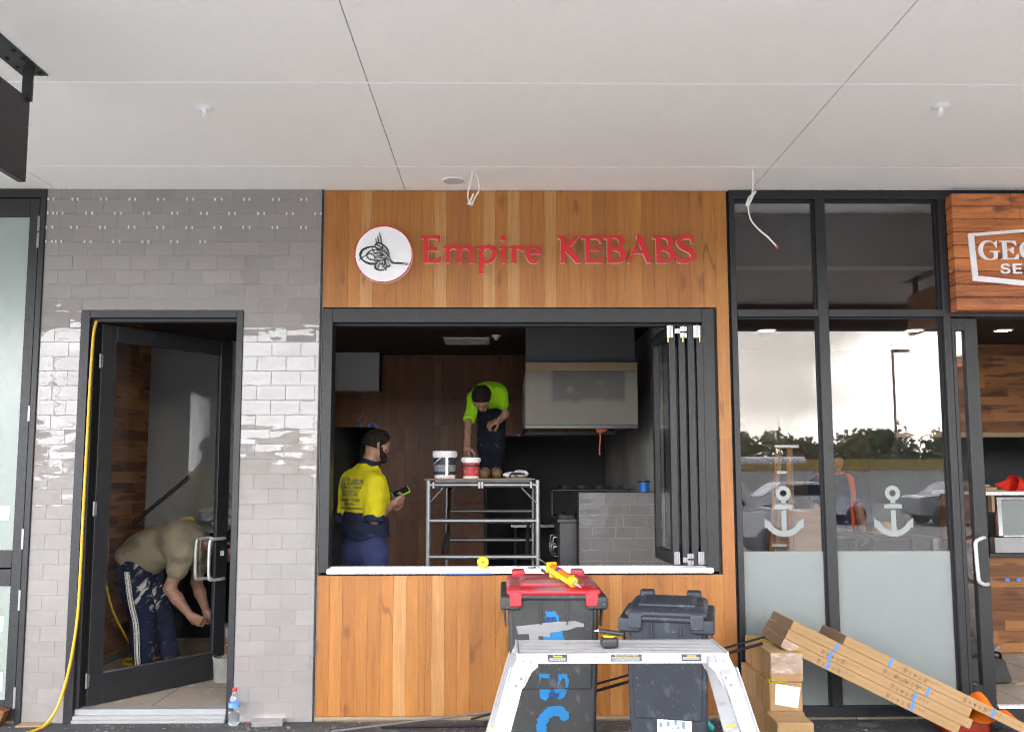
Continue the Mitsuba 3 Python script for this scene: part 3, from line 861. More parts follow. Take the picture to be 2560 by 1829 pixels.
cb2 = thing('capped_cable', 'white electrical cable with a knot and red end cap, hanging from the soffit', 'cable')
yb = -.415
part(cb2, 'strand', tube([(1.6715, yb, CZ), (1.670, yb, 3.60), (1.666, yb, 3.53), (1.655, yb, 3.47), (1.634, yb, 3.418), (1.643, yb, 3.35), (1.666, yb, 3.304), (1.71, yb, 3.255), (1.747, yb, 3.225), (1.785, yb, 3.185), (1.816, yb, 3.150)], [.0065, .0062, .006, .006, .0045, .0045, .005, .006, .006, .006, .006], 8), 'cable_white', True)
part(cb2, 'knot', tube([(1.684, yb - .008, 3.523), (1.665, yb - .012, 3.497), (1.645, yb - .012, 3.455), (1.624, yb - .006, 3.428), (1.626, yb, 3.445), (1.648, yb + .01, 3.49), (1.670, yb + .01, 3.50)], .008, 8), 'cable_white', True)
part(cb2, 'cap', mv(lathe([(0, -.010), (.006, -.009), (.008, 0), (.008, .012), (0, .014)], 12), (1.819, yb, 3.145), ry=-40), 'red_plastic', True)

hs2 = thing('hanging_sign', 'brown plank blade sign hung square to the seafood shop beyond the plank sign box', 'sign')
part(hs2, 'soffit_plate', bx(4.27, 4.40, -2.95, -1.768, CZ - .006, CZ - .0005, .001), 'black_plastic')
part(hs2, 'post', bx(4.31, 4.36, -1.842, -1.830, 3.50, CZ - .006), 'black_plastic')
part(hs2, 'post', bx(4.31, 4.36, -2.80, -2.788, 3.50, CZ - .006), 'black_plastic')
part(hs2, 'blade', bx(4.315, 4.355, -2.95, -1.815, 3.095, 3.52, .004), 'printed_planks')
# ------------------------------------------------------------------ inside the kebab shop
KC = 3.08
BY = 4.35
kc = thing('room_ceiling', None, None, kind='structure')
part(kc, 'sheet', bx(-6.45, 1.53, .13, 6.2, KC, KC + .03), 'ceiling_dark')
pw = thing('partition_wall', 'grey plaster party wall between the kebab shop and the seafood shop', 'wall')
part(pw, 'sheet', bx(1.45, 1.60, .13, 6.2, FL, CZ), 'plaster')
part(pw, 'patch', bx(1.444, 1.4495, .9, 1.8, 1.0, 2.25), 'plaster')
pw2 = thing('partition_wall', 'grey partition wall between the entry passage and the servery room', 'wall')
part(pw2, 'sheet', bx(-2.105, -2.02, 2.75, 6.2, FL, KC - .001), 'wall_grey')
part(pw2, 'added_glare_screen', bx(-1.42, -1.31, .131, .50, FL, KC - .001), 'wall_grey')  # unseen nib added to block the bright servery opening from the door glass
rw = thing('rear_wall', 'dark grey rear wall seen behind the timber wall openings', 'wall')
part(rw, 'sheet', bx(-6.45, 1.45, 6.2, 6.3, FL, KC + .02), 'wall_grey')
bwk = thing('timber_wall', 'dark vertical timber board wall at the back of the servery room', 'timber wall')
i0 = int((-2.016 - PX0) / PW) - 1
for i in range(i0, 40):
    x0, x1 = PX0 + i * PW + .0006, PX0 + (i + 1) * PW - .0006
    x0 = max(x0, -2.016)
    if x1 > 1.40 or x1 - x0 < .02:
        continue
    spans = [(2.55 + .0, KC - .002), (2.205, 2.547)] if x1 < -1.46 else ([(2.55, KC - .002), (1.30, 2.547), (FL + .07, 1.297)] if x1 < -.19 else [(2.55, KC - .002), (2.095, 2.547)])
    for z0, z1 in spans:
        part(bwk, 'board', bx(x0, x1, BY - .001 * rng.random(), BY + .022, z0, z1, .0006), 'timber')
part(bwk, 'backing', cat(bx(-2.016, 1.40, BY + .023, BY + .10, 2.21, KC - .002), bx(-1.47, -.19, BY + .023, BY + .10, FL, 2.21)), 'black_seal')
part(bwk, 'skirting', bx(-1.47, -.195, BY - .006, BY + .02, FL, FL + .068), 'ceiling_dark')
for x in (-1.62, -1.72, -1.55, .17):
    part(bwk, 'blue_tape', bx(x, x + .035, BY - .0035, BY - .002, 2.20 if x < 0 else 2.09, 2.25 if x < 0 else 2.12), 'blue_tape')
wcb = thing('wall_cable', 'thin white cable loop hanging from the timber wall above the man in yellow', 'cable')
part(wcb, 'strand', tube([(-1.66, BY - .002, 2.50), (-1.655, BY - .03, 2.43), (-1.68, BY - .04, 2.36), (-1.74, BY - .03, 2.27)], .006, 6), 'plaster', True)
part(wcb, 'tail', tube([(-1.68, BY - .04, 2.38), (-1.75, BY - .03, 2.36), (-1.80, BY - .02, 2.34)], .005, 6), 'plaster', True)
wcb2 = thing('wall_cable', 'short white cable stub poking out of the middle of the timber wall', 'cable')
part(wcb2, 'strand', tube([(-1.16, BY - .002, 2.45), (-1.12, BY - .04, 2.48), (-1.07, BY - .05, 2.51)], .007, 6), 'plaster', True)
vt = thing('air_vent', 'pale rectangular louvred air vent in the dark ceiling above the bending worker', 'air vent')
part(vt, 'frame', cat(bx(-.63, -.14, 2.98, 3.0, KC - .012, KC - .001), bx(-.63, -.14, 3.42, 3.44, KC - .012, KC - .001), bx(-.63, -.61, 3.0, 3.42, KC - .012, KC - .001), bx(-.16, -.14, 3.0, 3.42, KC - .012, KC - .001)), 'white_paint')
for i in range(12):
    part(vt, 'louvre', mv(bx(-.61, -.16, -.015, .015, -.001, .001), (0, 3.02 + i * .0345, KC - .012), rx=0), 'white_paint')
dc = thing('smoke_detector', 'small pale smoke detector on the dark ceiling beside the air vent', 'smoke detector')
part(dc, 'base', mv(lathe([(0, -.03), (.03, -.03), (.045, -.012), (.045, 0), (0, 0)], 20), (-.07, 2.85, KC)), 'white_gloss', 40)
part(dc, 'sensor', mv(lathe([(0, -.05), (.018, -.05), (.02, -.031), (0, -.031)], 16), (-.07, 2.85, KC)), 'white_gloss', 40)
bk = thing('bulkhead', 'pale grey boxed bulkhead under the ceiling at the servery corner', 'bulkhead')
part(bk, 'box', bx(-2.014, -1.463, 4.12, 4.335, 2.625, KC - .001, .003), 'wall_white')
part(bk, 'edge_trim', bx(-1.4628, -1.459, 4.12, 4.335, 2.625, KC - .001), 'black_seal')

# exhaust hood boxed in plasterboard
hd = thing('exhaust_hood', 'kitchen exhaust hood boxed in patched plasterboard under a pine beam', 'exhaust hood')


def hood_col(p, n, uv):
    pat = SS(.0, .05, p.x - .43) * SS(.0, .03, 1.14 - p.x) * SS(.0, .06, p.z - 2.30 - .05 * (FB(p.x * 6, 3.0) - .5))
    b = (.40, .37, .31)
    c = MIX(b, (.22, .205, .20), pat * (.85 + .3 * (FB(p.x * 7, p.z * 9) - .5)))
    w = SS(.06, .03, dr.sqrt(dr.square((p.x - .90)) + dr.square((p.z - 2.485) * 2))) + SS(.045, .02, dr.sqrt(dr.square(p.x - .62) + dr.square(p.z - 2.425)))
    return MIX(c, (.36, .35, .33), dr.minimum(w, 1) * .7)


prin('patched_plaster', P(hood_col), .85, spec=.2)
part(hd, 'front_sheet', bx(.211, 1.243, 1.90, 1.915, 2.10, 2.596), 'patched_plaster')
part(hd, 'beam', bx(.211, 1.243, 1.898, 1.96, 2.597, 2.676, .003), 'pine')
part(hd, 'upper_sheet', bx(.215, 1.24, 2.02, 2.035, 2.60, KC - .002), 'wall_grey')
part(hd, 'side_sheet', cat(bx(.211, .225, 1.916, 3.3, 2.10, 2.596), bx(1.229, 1.243, 1.916, 3.3, 2.10, 2.596)), 'plaster')
part(hd, 'canopy_rim', cat(bx(.20, 1.243, 1.905, 1.935, 2.062, 2.098, .003), bx(.20, .23, 1.936, 3.3, 2.062, 2.098, .003), bx(1.213, 1.243, 1.936, 3.3, 2.062, 2.098, .003), bx(.231, 1.212, 3.27, 3.3, 2.062, 2.098, .003)), 'dark_steel')
part(hd, 'canopy_top', bx(.226, 1.228, 1.93, 3.29, 2.30, 2.31), 'dark_steel')
for i in range(9):
    part(hd, 'filter', mv(bx(-.045, .045, 0, .55, -.006, .006, .003), (.32 + i * .105, 2.25, 2.12), rx=18), 'dark_steel')
prin('dull_orange', (.50, .14, .07), .5)
hl = thing('work_lamp', 'orange caged work lamp hanging under the exhaust hood on its cord', 'work lamp')
part(hl, 'cage', mv(lathe([(0, -.07), (.03, -.065), (.045, -.03), (.045, .02), (.025, .05), (0, .055)], 14), (.93, 2.0, 2.075), ry=70), 'dull_orange', 40)
part(hl, 'cord', tube([(.90, 2.0, 2.05), (.905, 2.0, 1.98), (.897, 2.0, 1.88), (.90, 2.0, 1.82)], .007, 8), 'dull_orange', True)
part(hl, 'hook', tube([(.985, 2.0, 2.07), (1.02, 2.0, 2.10), (1.03, 2.0, 2.13)], .004, 6), 'dark_steel', True)

# low tiled wall in front of the cookers
lw = thing('low_tiled_wall', 'waist-high grey tiled wall beside the folded bifold leaves', 'tiled wall')
part(lw, 'core', bx(.690, 1.449, 1.8562, 1.96, FL, 1.478), 'wall_white')
part(lw, 'capping', bx(.672, 1.449, 1.845, 1.975, 1.4785, 1.4845, .002), 'dark_steel')
part(lw, 'end_trim', bx(.674, .6885, 1.852, 1.965, FL, 1.478, .002), 'black_seal')
for k in range(14):
    zt = 1.478 - k * .102
    off = (0, .15, .10, .02)[k % 4]
    edges = [.690] + [x for x in (.690 + off + j * .202 - .101 for j in range(0, 5)) if .71 < x < 1.43] + [1.449]
    for a, b in zip(edges[:-1], edges[1:]):
        t = T().translate([a + .0015, 1.8545 + .0006 * rng.random(), zt - .1005])
        part(lw, 'tile', tile_piece(b - a - .003, .099), 'glazed_tile', to=t)
tb = thing('blue_tub', 'small blue tub standing on the low tiled wall', 'tub')
prin('blue_plastic', (.02, .16, .50), .4)
part(tb, 'body', mv(lathe([(0, 0), (.046, 0), (.051, .085), (.049, .085), (.044, .004), (0, .004)], 24), (1.292, 1.91, 1.4846)), 'blue_plastic', 40)
part(tb, 'rim', mv(lathe([(.050, .086), (.055, .088), (.055, .100), (.050, .102)], 24), (1.292, 1.91, 1.4846)), 'black_plastic', 40)

# stainless cookers behind the low wall
ck = thing('cooker_range', 'row of black and stainless cookers with wire handles behind the low tiled wall', 'cooker')
part(ck, 'body', bx(.52, 1.40, 2.05, 2.85, FL + .12, 1.20, .006), 'dark_steel')
part(ck, 'hob', bx(.50, 1.42, 2.02, 2.87, 1.2005, 1.235, .004), 'dark_steel')
for i in range(5):
    part(ck, 'trivet', cat(bx(.53 + i * .17, .67 + i * .17, 2.1, 2.12, 1.236, 1.262), bx(.53 + i * .17, .67 + i * .17, 2.3, 2.32, 1.236, 1.262), bx(.59 + i * .17, .61 + i * .17, 2.08, 2.7, 1.245, 1.268)), 'black_plastic')
for i in range(4):
    part(ck, 'shelf_pan', mv(lathe([(0, 0), (.06, 0), (.07, .03), (.067, .03), (.055, .004), (0, .004)], 20), (.62 + .17 * i, 2.6, 1.50)), 'steel_brushed', 40)
part(ck, 'shelf', bx(.48, 1.30, 2.45, 2.80, 1.485, 1.495, .002), 'dark_steel')
parts(ck, 'shelf_post', (rod((.5, 2.78, 1.23), (.5, 2.78, 1.48), .012), rod((1.28, 2.78, 1.23), (1.28, 2.78, 1.484), .012)), 'dark_steel')
for y0, y1 in ((2.06, 2.44), (2.46, 2.84)):
    part(ck, 'oven_door', bx(.506, .5195, y0 + .01, y1 - .01, FL + .22, 1.10, .004), 'black_plastic')
for y, z in ((2.10, .98), (2.38, .98), (2.52, .96), (2.78, .96), (2.12, 1.06), (2.55, 1.05)):
    part(ck, 'handle', tube([(.506, y, z), (.472, y, z - .005), (.470, y, z - .085), (.506, y, z - .09)], .0055, 8, 4), 'chrome', True)
parts(ck, 'leg', ([bx(x, x + .05, y, y + .05, FL, FL + .119) for x in (.55, 1.3) for y in (2.08, 2.75)]), 'steel_brushed')
kb = thing('kitchen_bench', 'stainless preparation bench in the dim kitchen behind the scaffold', 'bench')
part(kb, 'top', bx(.1, 1.40, 5.2, 5.9, .95, .99, .004), 'steel_brushed')
part(kb, 'shelf', bx(.15, 1.38, 5.25, 5.85, .35, .37, .003), 'steel_brushed')
parts(kb, 'leg', ([rod((x, y, FL), (x, y, .95), .02) for x in (.16, 1.34) for y in (5.26, 5.84)]), 'steel_brushed')
ek = thing('tool_bag', 'dark blue tool bag on the floor behind the scaffold', 'bag')
part(ek, 'body', rbox(-.17, .02, 3.75, 4.0, FL, FL + .26, .03), prin('navy_fabric', (.018, .022, .05), .85, spec=.2), 30)
part(ek, 'handle', tube([(-.14, 3.87, FL + .25), (-.10, 3.87, FL + .34), (-.05, 3.87, FL + .34), (0, 3.87, FL + .25)], .012, 8), 'black_cloth', True)

# mobile scaffold
sc = thing('scaffold', 'galvanised steel mobile scaffold with a plywood deck in the servery room', 'scaffold')
FYs, BYs, SXl, SXr = 1.35, 3.15, -.632, .292
AXl, AXr = -.592, .318
for x, y, zt in ((SXl, FYs, 1.598), (SXr, FYs, 1.598), (AXl, BYs, 1.56), (AXr, BYs, 1.56)):
    part(sc, 'leg', rod((x, y, FL + .14), (x, y, zt), .0225, 14), 'galvanised', 40)
    part(sc, 'castor', cat(mv(lathe([(0, -.02), (.06, -.02), (.065, -.012), (.065, .012), (.06, .02), (0, .02)], 20), (x, y, FL + .066), rx=90), bx(x - .03, x + .03, y - .03, y + .03, FL + .10, FL + .139)), 'black_plastic', 40)
for z in (1.558, 1.257, .956, .55):
    part(sc, 'rung', rod((SXl, FYs, z), (SXr, FYs, z), .0205, 14), 'galvanised', 40)
for z in (1.52, 1.257, .956, .55):
    part(sc, 'rung', rod((AXl, BYs, z), (AXr, BYs, z), .0205, 14), 'galvanised', 40)
for x0, x1, y, z0, z1 in ((SXl + .01, SXl + .125, FYs - .02, 1.405, 1.535), (SXr - .01, SXr - .135, FYs - .02, 1.405, 1.535), (AXl + .01, AXl + .10, BYs - .02, 1.42, 1.515)):
    d = np.array([x1 - x0, 0, z1 - z0])
    part(sc, 'corner_brace', tube([(x0, y, z0), (x1, y, z1)], .018, 4, smooth=False, flat=.35), 'satin_steel')
for a, b in (((SXl + .16, FYs + .05, .95), (AXl + .03, BYs - .05, 1.53)), ((SXl + .11, FYs + .03, .955), (AXl, BYs - .02, 1.03)), ((SXr - .09, FYs + .05, .96), (AXr - .06, BYs - .4, 1.24))):
    part(sc, 'diagonal_brace', tube([a, b], .016, 6, smooth=False, flat=.5), 'dark_steel')
for x in (SXl + .10, SXl + .16, SXr - .085):
    part(sc, 'pin', mv(lathe([(0, -.05), (.013, -.05), (.013, -.01), (.007, -.008), (.007, .0), (0, .0)], 12), (x, FYs - .018, .956), rx=90), 'chrome', 40)
for x in (SXl + .045, -.20, -.175, SXr - .055):
    part(sc, 'clamp', bx(x - .011, x + .011, FYs - .028, FYs + .028, 1.528, 1.588, .004), 'galvanised')
part(sc, 'deck', bx(SXl - .03, .27, FYs - .05, 3.05, 1.600, 1.612, .001), 'plywood')
parts(sc, 'deck_bearer', (bx(SXl + .05, .25, FYs + .1, FYs + .16, 1.581, 1.5995), bx(SXl + .05, .25, 2.8, 2.86, 1.581, 1.5995)), 'aluminium')
DK = 1.6125


def bucket(cx, cy, z, r0, r1, h, label, lidh, rings, wall):
    k = thing('bucket', label, 'bucket', 'plaster buckets on the scaffold deck')
    part(k, 'body', mv(lathe([(0, 0), (r0, 0), (r0 + (r1 - r0) * .8, h * .80), (r1, h - lidh), (r1 - .004, h - lidh), (r0 - .004, .004), (0, .004)], 32), (cx, cy, z)), 'white_gloss', 40)
    part(k, 'rim', mv(lathe([(r1 - .002, h - lidh), (r1 + .008, h - lidh), (r1 + .009, h - lidh * .4), (r1 + .004, h), (r1 - .005, h), (r1 - .006, h - lidh)], 32), (cx, cy, z)), 'white_gloss', 40)
    for z0, z1, m in rings:
        rr = lambda q: r0 + (r1 - r0) * min(1, q / (h - lidh)) + .0012
        part(k, 'label_band', mv(lathe([(rr(z0) - .001, z0), (rr(z0), z0), (rr(z1), z1), (rr(z1) - .001, z1)], 32), (cx, cy, z)), m, 40)
    return k


prin('label_grey', (.30, .33, .35), .5)
prin('label_dark', (.03, .035, .04), .45)
prin('label_red', (.52, .035, .03), .4)
b1 = bucket(-.505, 1.52, DK, .090, .100, .236, 'white plaster bucket with grey label and wire handle, larger of the two on the scaffold', .05,
            ((.03, .06, 'label_dark'), (.0605, .115, 'label_grey'), (.1155, .178, 'label_dark')), 0)
part(b1, 'handle', tube([(-.602, 1.50, DK + .12), (-.565, 1.41, DK + .15), (-.49, 1.405, DK + .205), (-.42, 1.44, DK + .215), (-.402, 1.52, DK + .20)], .004, 8), 'white_gloss', True)
part(b1, 'label_strip', bx(-.494, -.470, 1.418, 1.421, DK + .02, DK + .205), 'white_gloss')
b2 = bucket(-.280, 1.56, DK, .070, .079, .180, 'white bucket with a red and black label that the bending worker reaches into', .035,
            ((.02, .10, 'label_red'), (.1005, .118, 'label_dark'), (.1185, .135, 'label_red')), 0)
part(b2, 'lettering', cat(*[mv(rbox(-.013, .013, -.002, .002, -.016, .016, .0018, 6), (-.28 + dx, 1.56 - .0735 * math.sqrt(1 - (dx / .0737) ** 2), DK + .062), rz=dx * 760) for dx in (-.045, .05)]), 'label_grey')
for x, y, lab, s in ((.06, 1.55, 'scrunched white rag on the scaffold deck nearer the worker', .8), (.155, 1.62, 'scrunched white rag near the right end of the scaffold deck', 1.0)):
    sph = trimesh.creation.icosphere(3, .06 * s)
    v = np.array(sph.vertices)
    nn = meshkit.fbm(v * 22 + x * 50, 3, 5)
    v = v * (.65 + .8 * nn[:, None]) * np.array([1.1, .8, .55])
    v[:, 2] -= v[:, 2].min()
    sph.vertices = v
    solo('rag', lab, 'rag', mv(sph, (x, y, DK)), 'white_gloss', 40, group='rags on the scaffold deck')
tr = thing('trowel', 'dark plastering trowel lying on the scaffold deck', 'trowel')
part(tr, 'blade', bx(.0, .25, 1.41, 1.50, DK, DK + .004), 'dark_steel')
part(tr, 'handle', tube([(.06, 1.45, DK + .006), (.07, 1.45, DK + .035), (.12, 1.45, DK + .04), (.19, 1.45, DK + .036)], .010, 8), 'black_plastic', True)

# ------------------------------------------------------------------ the passage behind the entry door
lwk = thing('plank_wall', 'dark horizontal timber plank wall beside the open entry door', 'timber wall')
for r in range(33):
    z0 = FL + .05 + r * .093
    if z0 > KC - .03:
        break
    cut = [.13, .13 + (.55, 1.2, .9, 1.5, .35)[r % 5], 2.02]
    for a, b in zip(cut[:-1], cut[1:]):
        part(lwk, 'plank', bx(-3.305, -3.290 + .002 * rng.random(), a + .0006, b - .0006, z0 + .0005, min(z0 + .0925, KC - .003), .0008), 'dark_planks')
part(lwk, 'backing', bx(-3.40, -3.306, .13, 2.03, FL, KC - .002), 'black_seal')
part(lwk, 'skirting', bx(-3.305, -3.284, .13, 2.03, FL, FL + .049), 'wall_grey')
ww = thing('passage_wall', 'off-white wall at the end of the passage behind the bench', 'wall')
part(ww, 'sheet', bx(-4.2, -2.11, 3.25, 3.35, FL, KC - .002), 'wall_white')
part(ww, 'side_sheet', bx(-4.3, -4.2, 1.9, 3.35, FL, KC - .002), 'wall_white')
bn = thing('workbench', 'bench against the passage wall strewn with tools', 'bench')
part(bn, 'top', bx(-3.9, -2.11, 2.45, 3.22, 1.085, 1.115, .003), 'wall_white')
part(bn, 'front', bx(-3.9, -2.11, 2.50, 2.54, FL, 1.084), 'black_cloth')
tg = thing('power_tool', 'grey power tool with a yellow grip lying on the bench', 'tool')
part(tg, 'body', mv(rbox(-.13, .13, -.04, .04, 0, .07, .02), (-3.18, 2.6, 1.116), rz=8), 'label_grey', 30)
part(tg, 'grip', mv(rbox(-.05, .08, -.03, .03, 0, .045, .015), (-3.12, 2.58, 1.187), rz=14), prin('tool_yellow', (.70, .45, .03), .5), 30)
sh = trimesh.creation.icosphere(4, 1.0)
v = np.array(sh.vertices)
v = v * (.6 + .9 * meshkit.fbm(v * 3.1, 4, 8)[:, None]) * np.array([.26, .16, .11])
v[:, 2] -= v[:, 2].min()
sh.vertices = v
solo('plastic_bag', 'crumpled clear-white plastic bag on the passage bench', 'bag', mv(sh, (-2.72, 2.68, 1.115)), prin('plastic_film', (.50, .51, .50), .3), 40)
oj = thing('orange_pot', 'small orange pot on the passage bench', 'pot')
part(oj, 'body', mv(lathe([(0, 0), (.035, 0), (.04, .07), (.036, .07), (.03, .005), (0, .005)], 20), (-2.30, 2.62, 1.116)), 'dull_orange', 40)
part(oj, 'lid', mv(lathe([(0, .071), (.042, .071), (.042, .082), (0, .084)], 20), (-2.30, 2.62, 1.116)), 'dull_orange', 40)
solo('drain_pipe', 'dark plastic pipe leaning diagonally across the passage', 'pipe', rod((-3.27, 1.72, 1.22), (-2.80, 1.76, 1.63), .018), 'black_plastic', 40)
tp = thing('wall_tap', 'chrome tap set on the passage wall above the bench', 'tap')
part(tp, 'body', cat(rod((-3.03, 3.25, 1.42), (-3.03, 3.17, 1.42), .018), rod((-2.80, 3.25, 1.42), (-2.80, 3.17, 1.42), .018), rod((-3.06, 3.18, 1.42), (-2.77, 3.18, 1.42), .014)), 'chrome', 40)
part(tp, 'spout', tube([(-2.91, 3.18, 1.42), (-2.91, 3.08, 1.45), (-2.91, 3.0, 1.44), (-2.91, 2.97, 1.38)], .011, 8), 'chrome', True)
parts(tp, 'lever', (bx(-3.05, -3.01, 3.10, 3.17, 1.415, 1.43, .004), bx(-2.82, -2.78, 3.10, 3.17, 1.415, 1.43, .004)), 'chrome')
bgk = thing('adhesive_sack', 'sack of adhesive printed orange and yellow with white letters SON, behind the door leaf', 'sack')
part(bgk, 'body', rbox(-2.30, -2.02, .98, 1.20, FL, .355, .03), prin('sack_yellow', (.62, .43, .06), .6), 30)
part(bgk, 'band', bx(-2.302, -2.018, .9745, .9785, .262, .332), 'dull_orange')
part(bgk, 'flap', rbox(-2.29, -2.03, 1.0, 1.18, .356, .45, .02), 'white_gloss', 30)
part(bgk, 'lettering', text('SON', .048, (-2.232, .974, .272), .001, True, w=.115, align='l'), 'white_gloss')
pt = thing('plaster_pail', 'pale pail on the floor behind the door leaf', 'pail')
part(pt, 'body', mv(lathe([(0, 0), (.09, 0), (.10, .17), (.096, .17), (.086, .005), (0, .005)], 24), (-2.12, .80, FL)), 'plaster', 40)
part(pt, 'rim', mv(lathe([(.098, .171), (.106, .171), (.106, .184), (.098, .184)], 24), (-2.12, .80, FL)), 'plaster', 40)
prin('cable_yellow', (.75, .47, .02), .45)
yc = thing('extension_cable', 'yellow extension cable running down the door jamb and out onto the pavement', 'cable')
part(yc, 'sheath', tube([(-2.840, -.012, 2.722), (-2.848, -.030, 2.62), (-2.855, -.034, 2.30), (-2.858, -.034, 1.90), (-2.862, -.034, 1.45), (-2.864, -.034, .95), (-2.869, -.036, .70), (-2.888, -.042, .48), (-2.915, -.05, .30), (-2.945, -.062, .165), (-2.975, -.09, .075), (-3.01, -.15, .016), (-3.06, -.28, .010), (-3.16, -.55, .010), (-3.3, -1.2, .010)], .0095, 12, 8), 'cable_yellow', True)
yc2 = thing('extension_cable', 'yellow extension cable hanging behind the glass door with its end coiled on the floor', 'cable')
a = np.linspace(0, 4 * np.pi, 40)
coil = [(-2.98 + (.19 + .02 * math.sin(3 * t)) * math.cos(t), 1.38 + (.15 + .015 * math.cos(2 * t)) * math.sin(t), FL + .012 + .006 * t / 4) for t in a]
part(yc2, 'sheath', tube([(-3.24, .90, 2.70), (-3.235, .92, 2.2), (-3.23, .95, 1.6), (-3.21, 1.0, 1.1), (-3.16, 1.08, .65), (-3.06, 1.16, .36), (-2.95, 1.24, .15), (-2.85, 1.33, FL + .02)] + coil[3:], .0085, 8, 4), 'cable_yellow', True)
# ------------------------------------------------------------------ people: bodies as smooth blends of tapered bones, meshed by surface nets
def nets(val, o, h):
    """surface nets of the samples val < 0 on a grid with origin o and step h."""
    s = val < 0
    c = np.zeros(tuple(n - 1 for n in val.shape), np.int8)
    for d in np.ndindex(2, 2, 2):
        c += s[d[0]:val.shape[0] - 1 + d[0], d[1]:val.shape[1] - 1 + d[1], d[2]:val.shape[2] - 1 + d[2]]
    act = np.argwhere((c > 0) & (c < 8))
    idx = -np.ones(c.shape, np.int64)
    idx[tuple(act.T)] = np.arange(len(act))
    acc, cnt = np.zeros((len(act), 3)), np.zeros(len(act))
    for a0 in np.ndindex(2, 2, 2):
        for ax in range(3):
            if a0[ax]:
                continue
            b0 = list(a0)
            b0[ax] = 1
            va, vb = val[tuple((act + a0).T)], val[tuple((act + b0).T)]
            x = (va < 0) != (vb < 0)
            t = np.where(x, va / np.where(x, va - vb, 1), 0)
            p = np.array(a0, float) + t[:, None] * (np.array(b0) - np.array(a0))
            acc += np.where(x[:, None], p, 0)
            cnt += x
    vert = o + h * (act + acc / np.maximum(cnt, 1)[:, None])
    faces = []
    for ax in range(3):
        u, w = (ax + 1) % 3, (ax + 2) % 3
        lo = [slice(None)] * 3
        hi = [slice(None)] * 3
        lo[ax], hi[ax] = slice(0, -1), slice(1, None)
        e = s[tuple(lo)] != s[tuple(hi)]
        q = np.argwhere(e)
        q = q[(q[:, u] > 0) & (q[:, w] > 0) & (q[:, u] < val.shape[u] - 1) & (q[:, w] < val.shape[w] - 1)]
        flip = s[tuple(q.T)]
        def at(du, dw):
            r = q.copy()
            r[:, u] -= du
            r[:, w] -= dw
            return idx[tuple(r.T)]
        f = np.stack([at(1, 1), at(0, 1), at(0, 0), at(1, 0)], 1)
        f = np.where(flip[:, None], f, f[:, ::-1])
        faces.append(f)
    f = np.vstack(faces)
    return trimesh.Trimesh(vert, np.vstack([f[:, [0, 1, 2]], f[:, [0, 2, 3]]]), process=False)


def field(bones, k, X, pad=.14):
    """smooth union of tapered capsules (a, b, ra, rb[, k]) at the grid X (.., 3)."""
    d = np.full(X.shape[:3], 1.0)
    o, st = X[0, 0, 0], X[1, 1, 1] - X[0, 0, 0]
    for bn_ in bones:
        a, b, ra, rb = np.asarray(bn_[0], float), np.asarray(bn_[1], float), bn_[2], bn_[3]
        kk = bn_[4] if len(bn_) > 4 else k
        m = max(ra, rb) + pad
        i0 = np.clip(np.floor((np.minimum(a, b) - m - o) / st).astype(int), 0, None)
        i1 = np.minimum(np.ceil((np.maximum(a, b) + m - o) / st).astype(int) + 1, d.shape)
        if (i1 <= i0).any():
            continue
        sl = tuple(slice(p, q) for p, q in zip(i0, i1))
        P_ = X[sl]
        ab = b - a
        t = np.clip(((P_ - a) @ ab) / max(ab @ ab, 1e-9), 0, 1)
        e = np.linalg.norm(P_ - a - t[..., None] * ab, axis=-1) - (ra + (rb - ra) * t)
        f = d[sl]
        hh = np.maximum(kk - np.abs(f - e), 0) / kk
        d[sl] = np.minimum(f, e) - hh * hh * kk * .25
    return d


def gridof(bones, h, pad=.05):
    p = np.array([q for b in bones for q in (b[0], b[1])], float)
    r = max(max(b[2], b[3]) for b in bones) + pad
    lo, hi = p.min(0) - r, p.max(0) + r
    n = np.ceil((hi - lo) / h).astype(int) + 1
    ax = [lo[i] + h * np.arange(n[i]) for i in range(3)]
    return np.stack(np.meshgrid(*ax, indexing='ij'), -1), lo


def blob(bones, k, h, cut=None, wrinkle=None, pad=.05):
    X, lo = gridof(bones, h, pad)
    d = field(bones, k, X)
    if wrinkle is not None:
        d = d + wrinkle(X)
    if cut is not None:
        d = np.maximum(d, cut(X))
    m = nets(d, lo, h)
    cc = m.split(only_watertight=False) if len(m.faces) < 60000 else [m]
    return max(cc, key=lambda q: len(q.faces)) if len(cc) > 1 and cut is None else m


def uni(v):
    v = np.asarray(v, float)
    return v / np.linalg.norm(v)


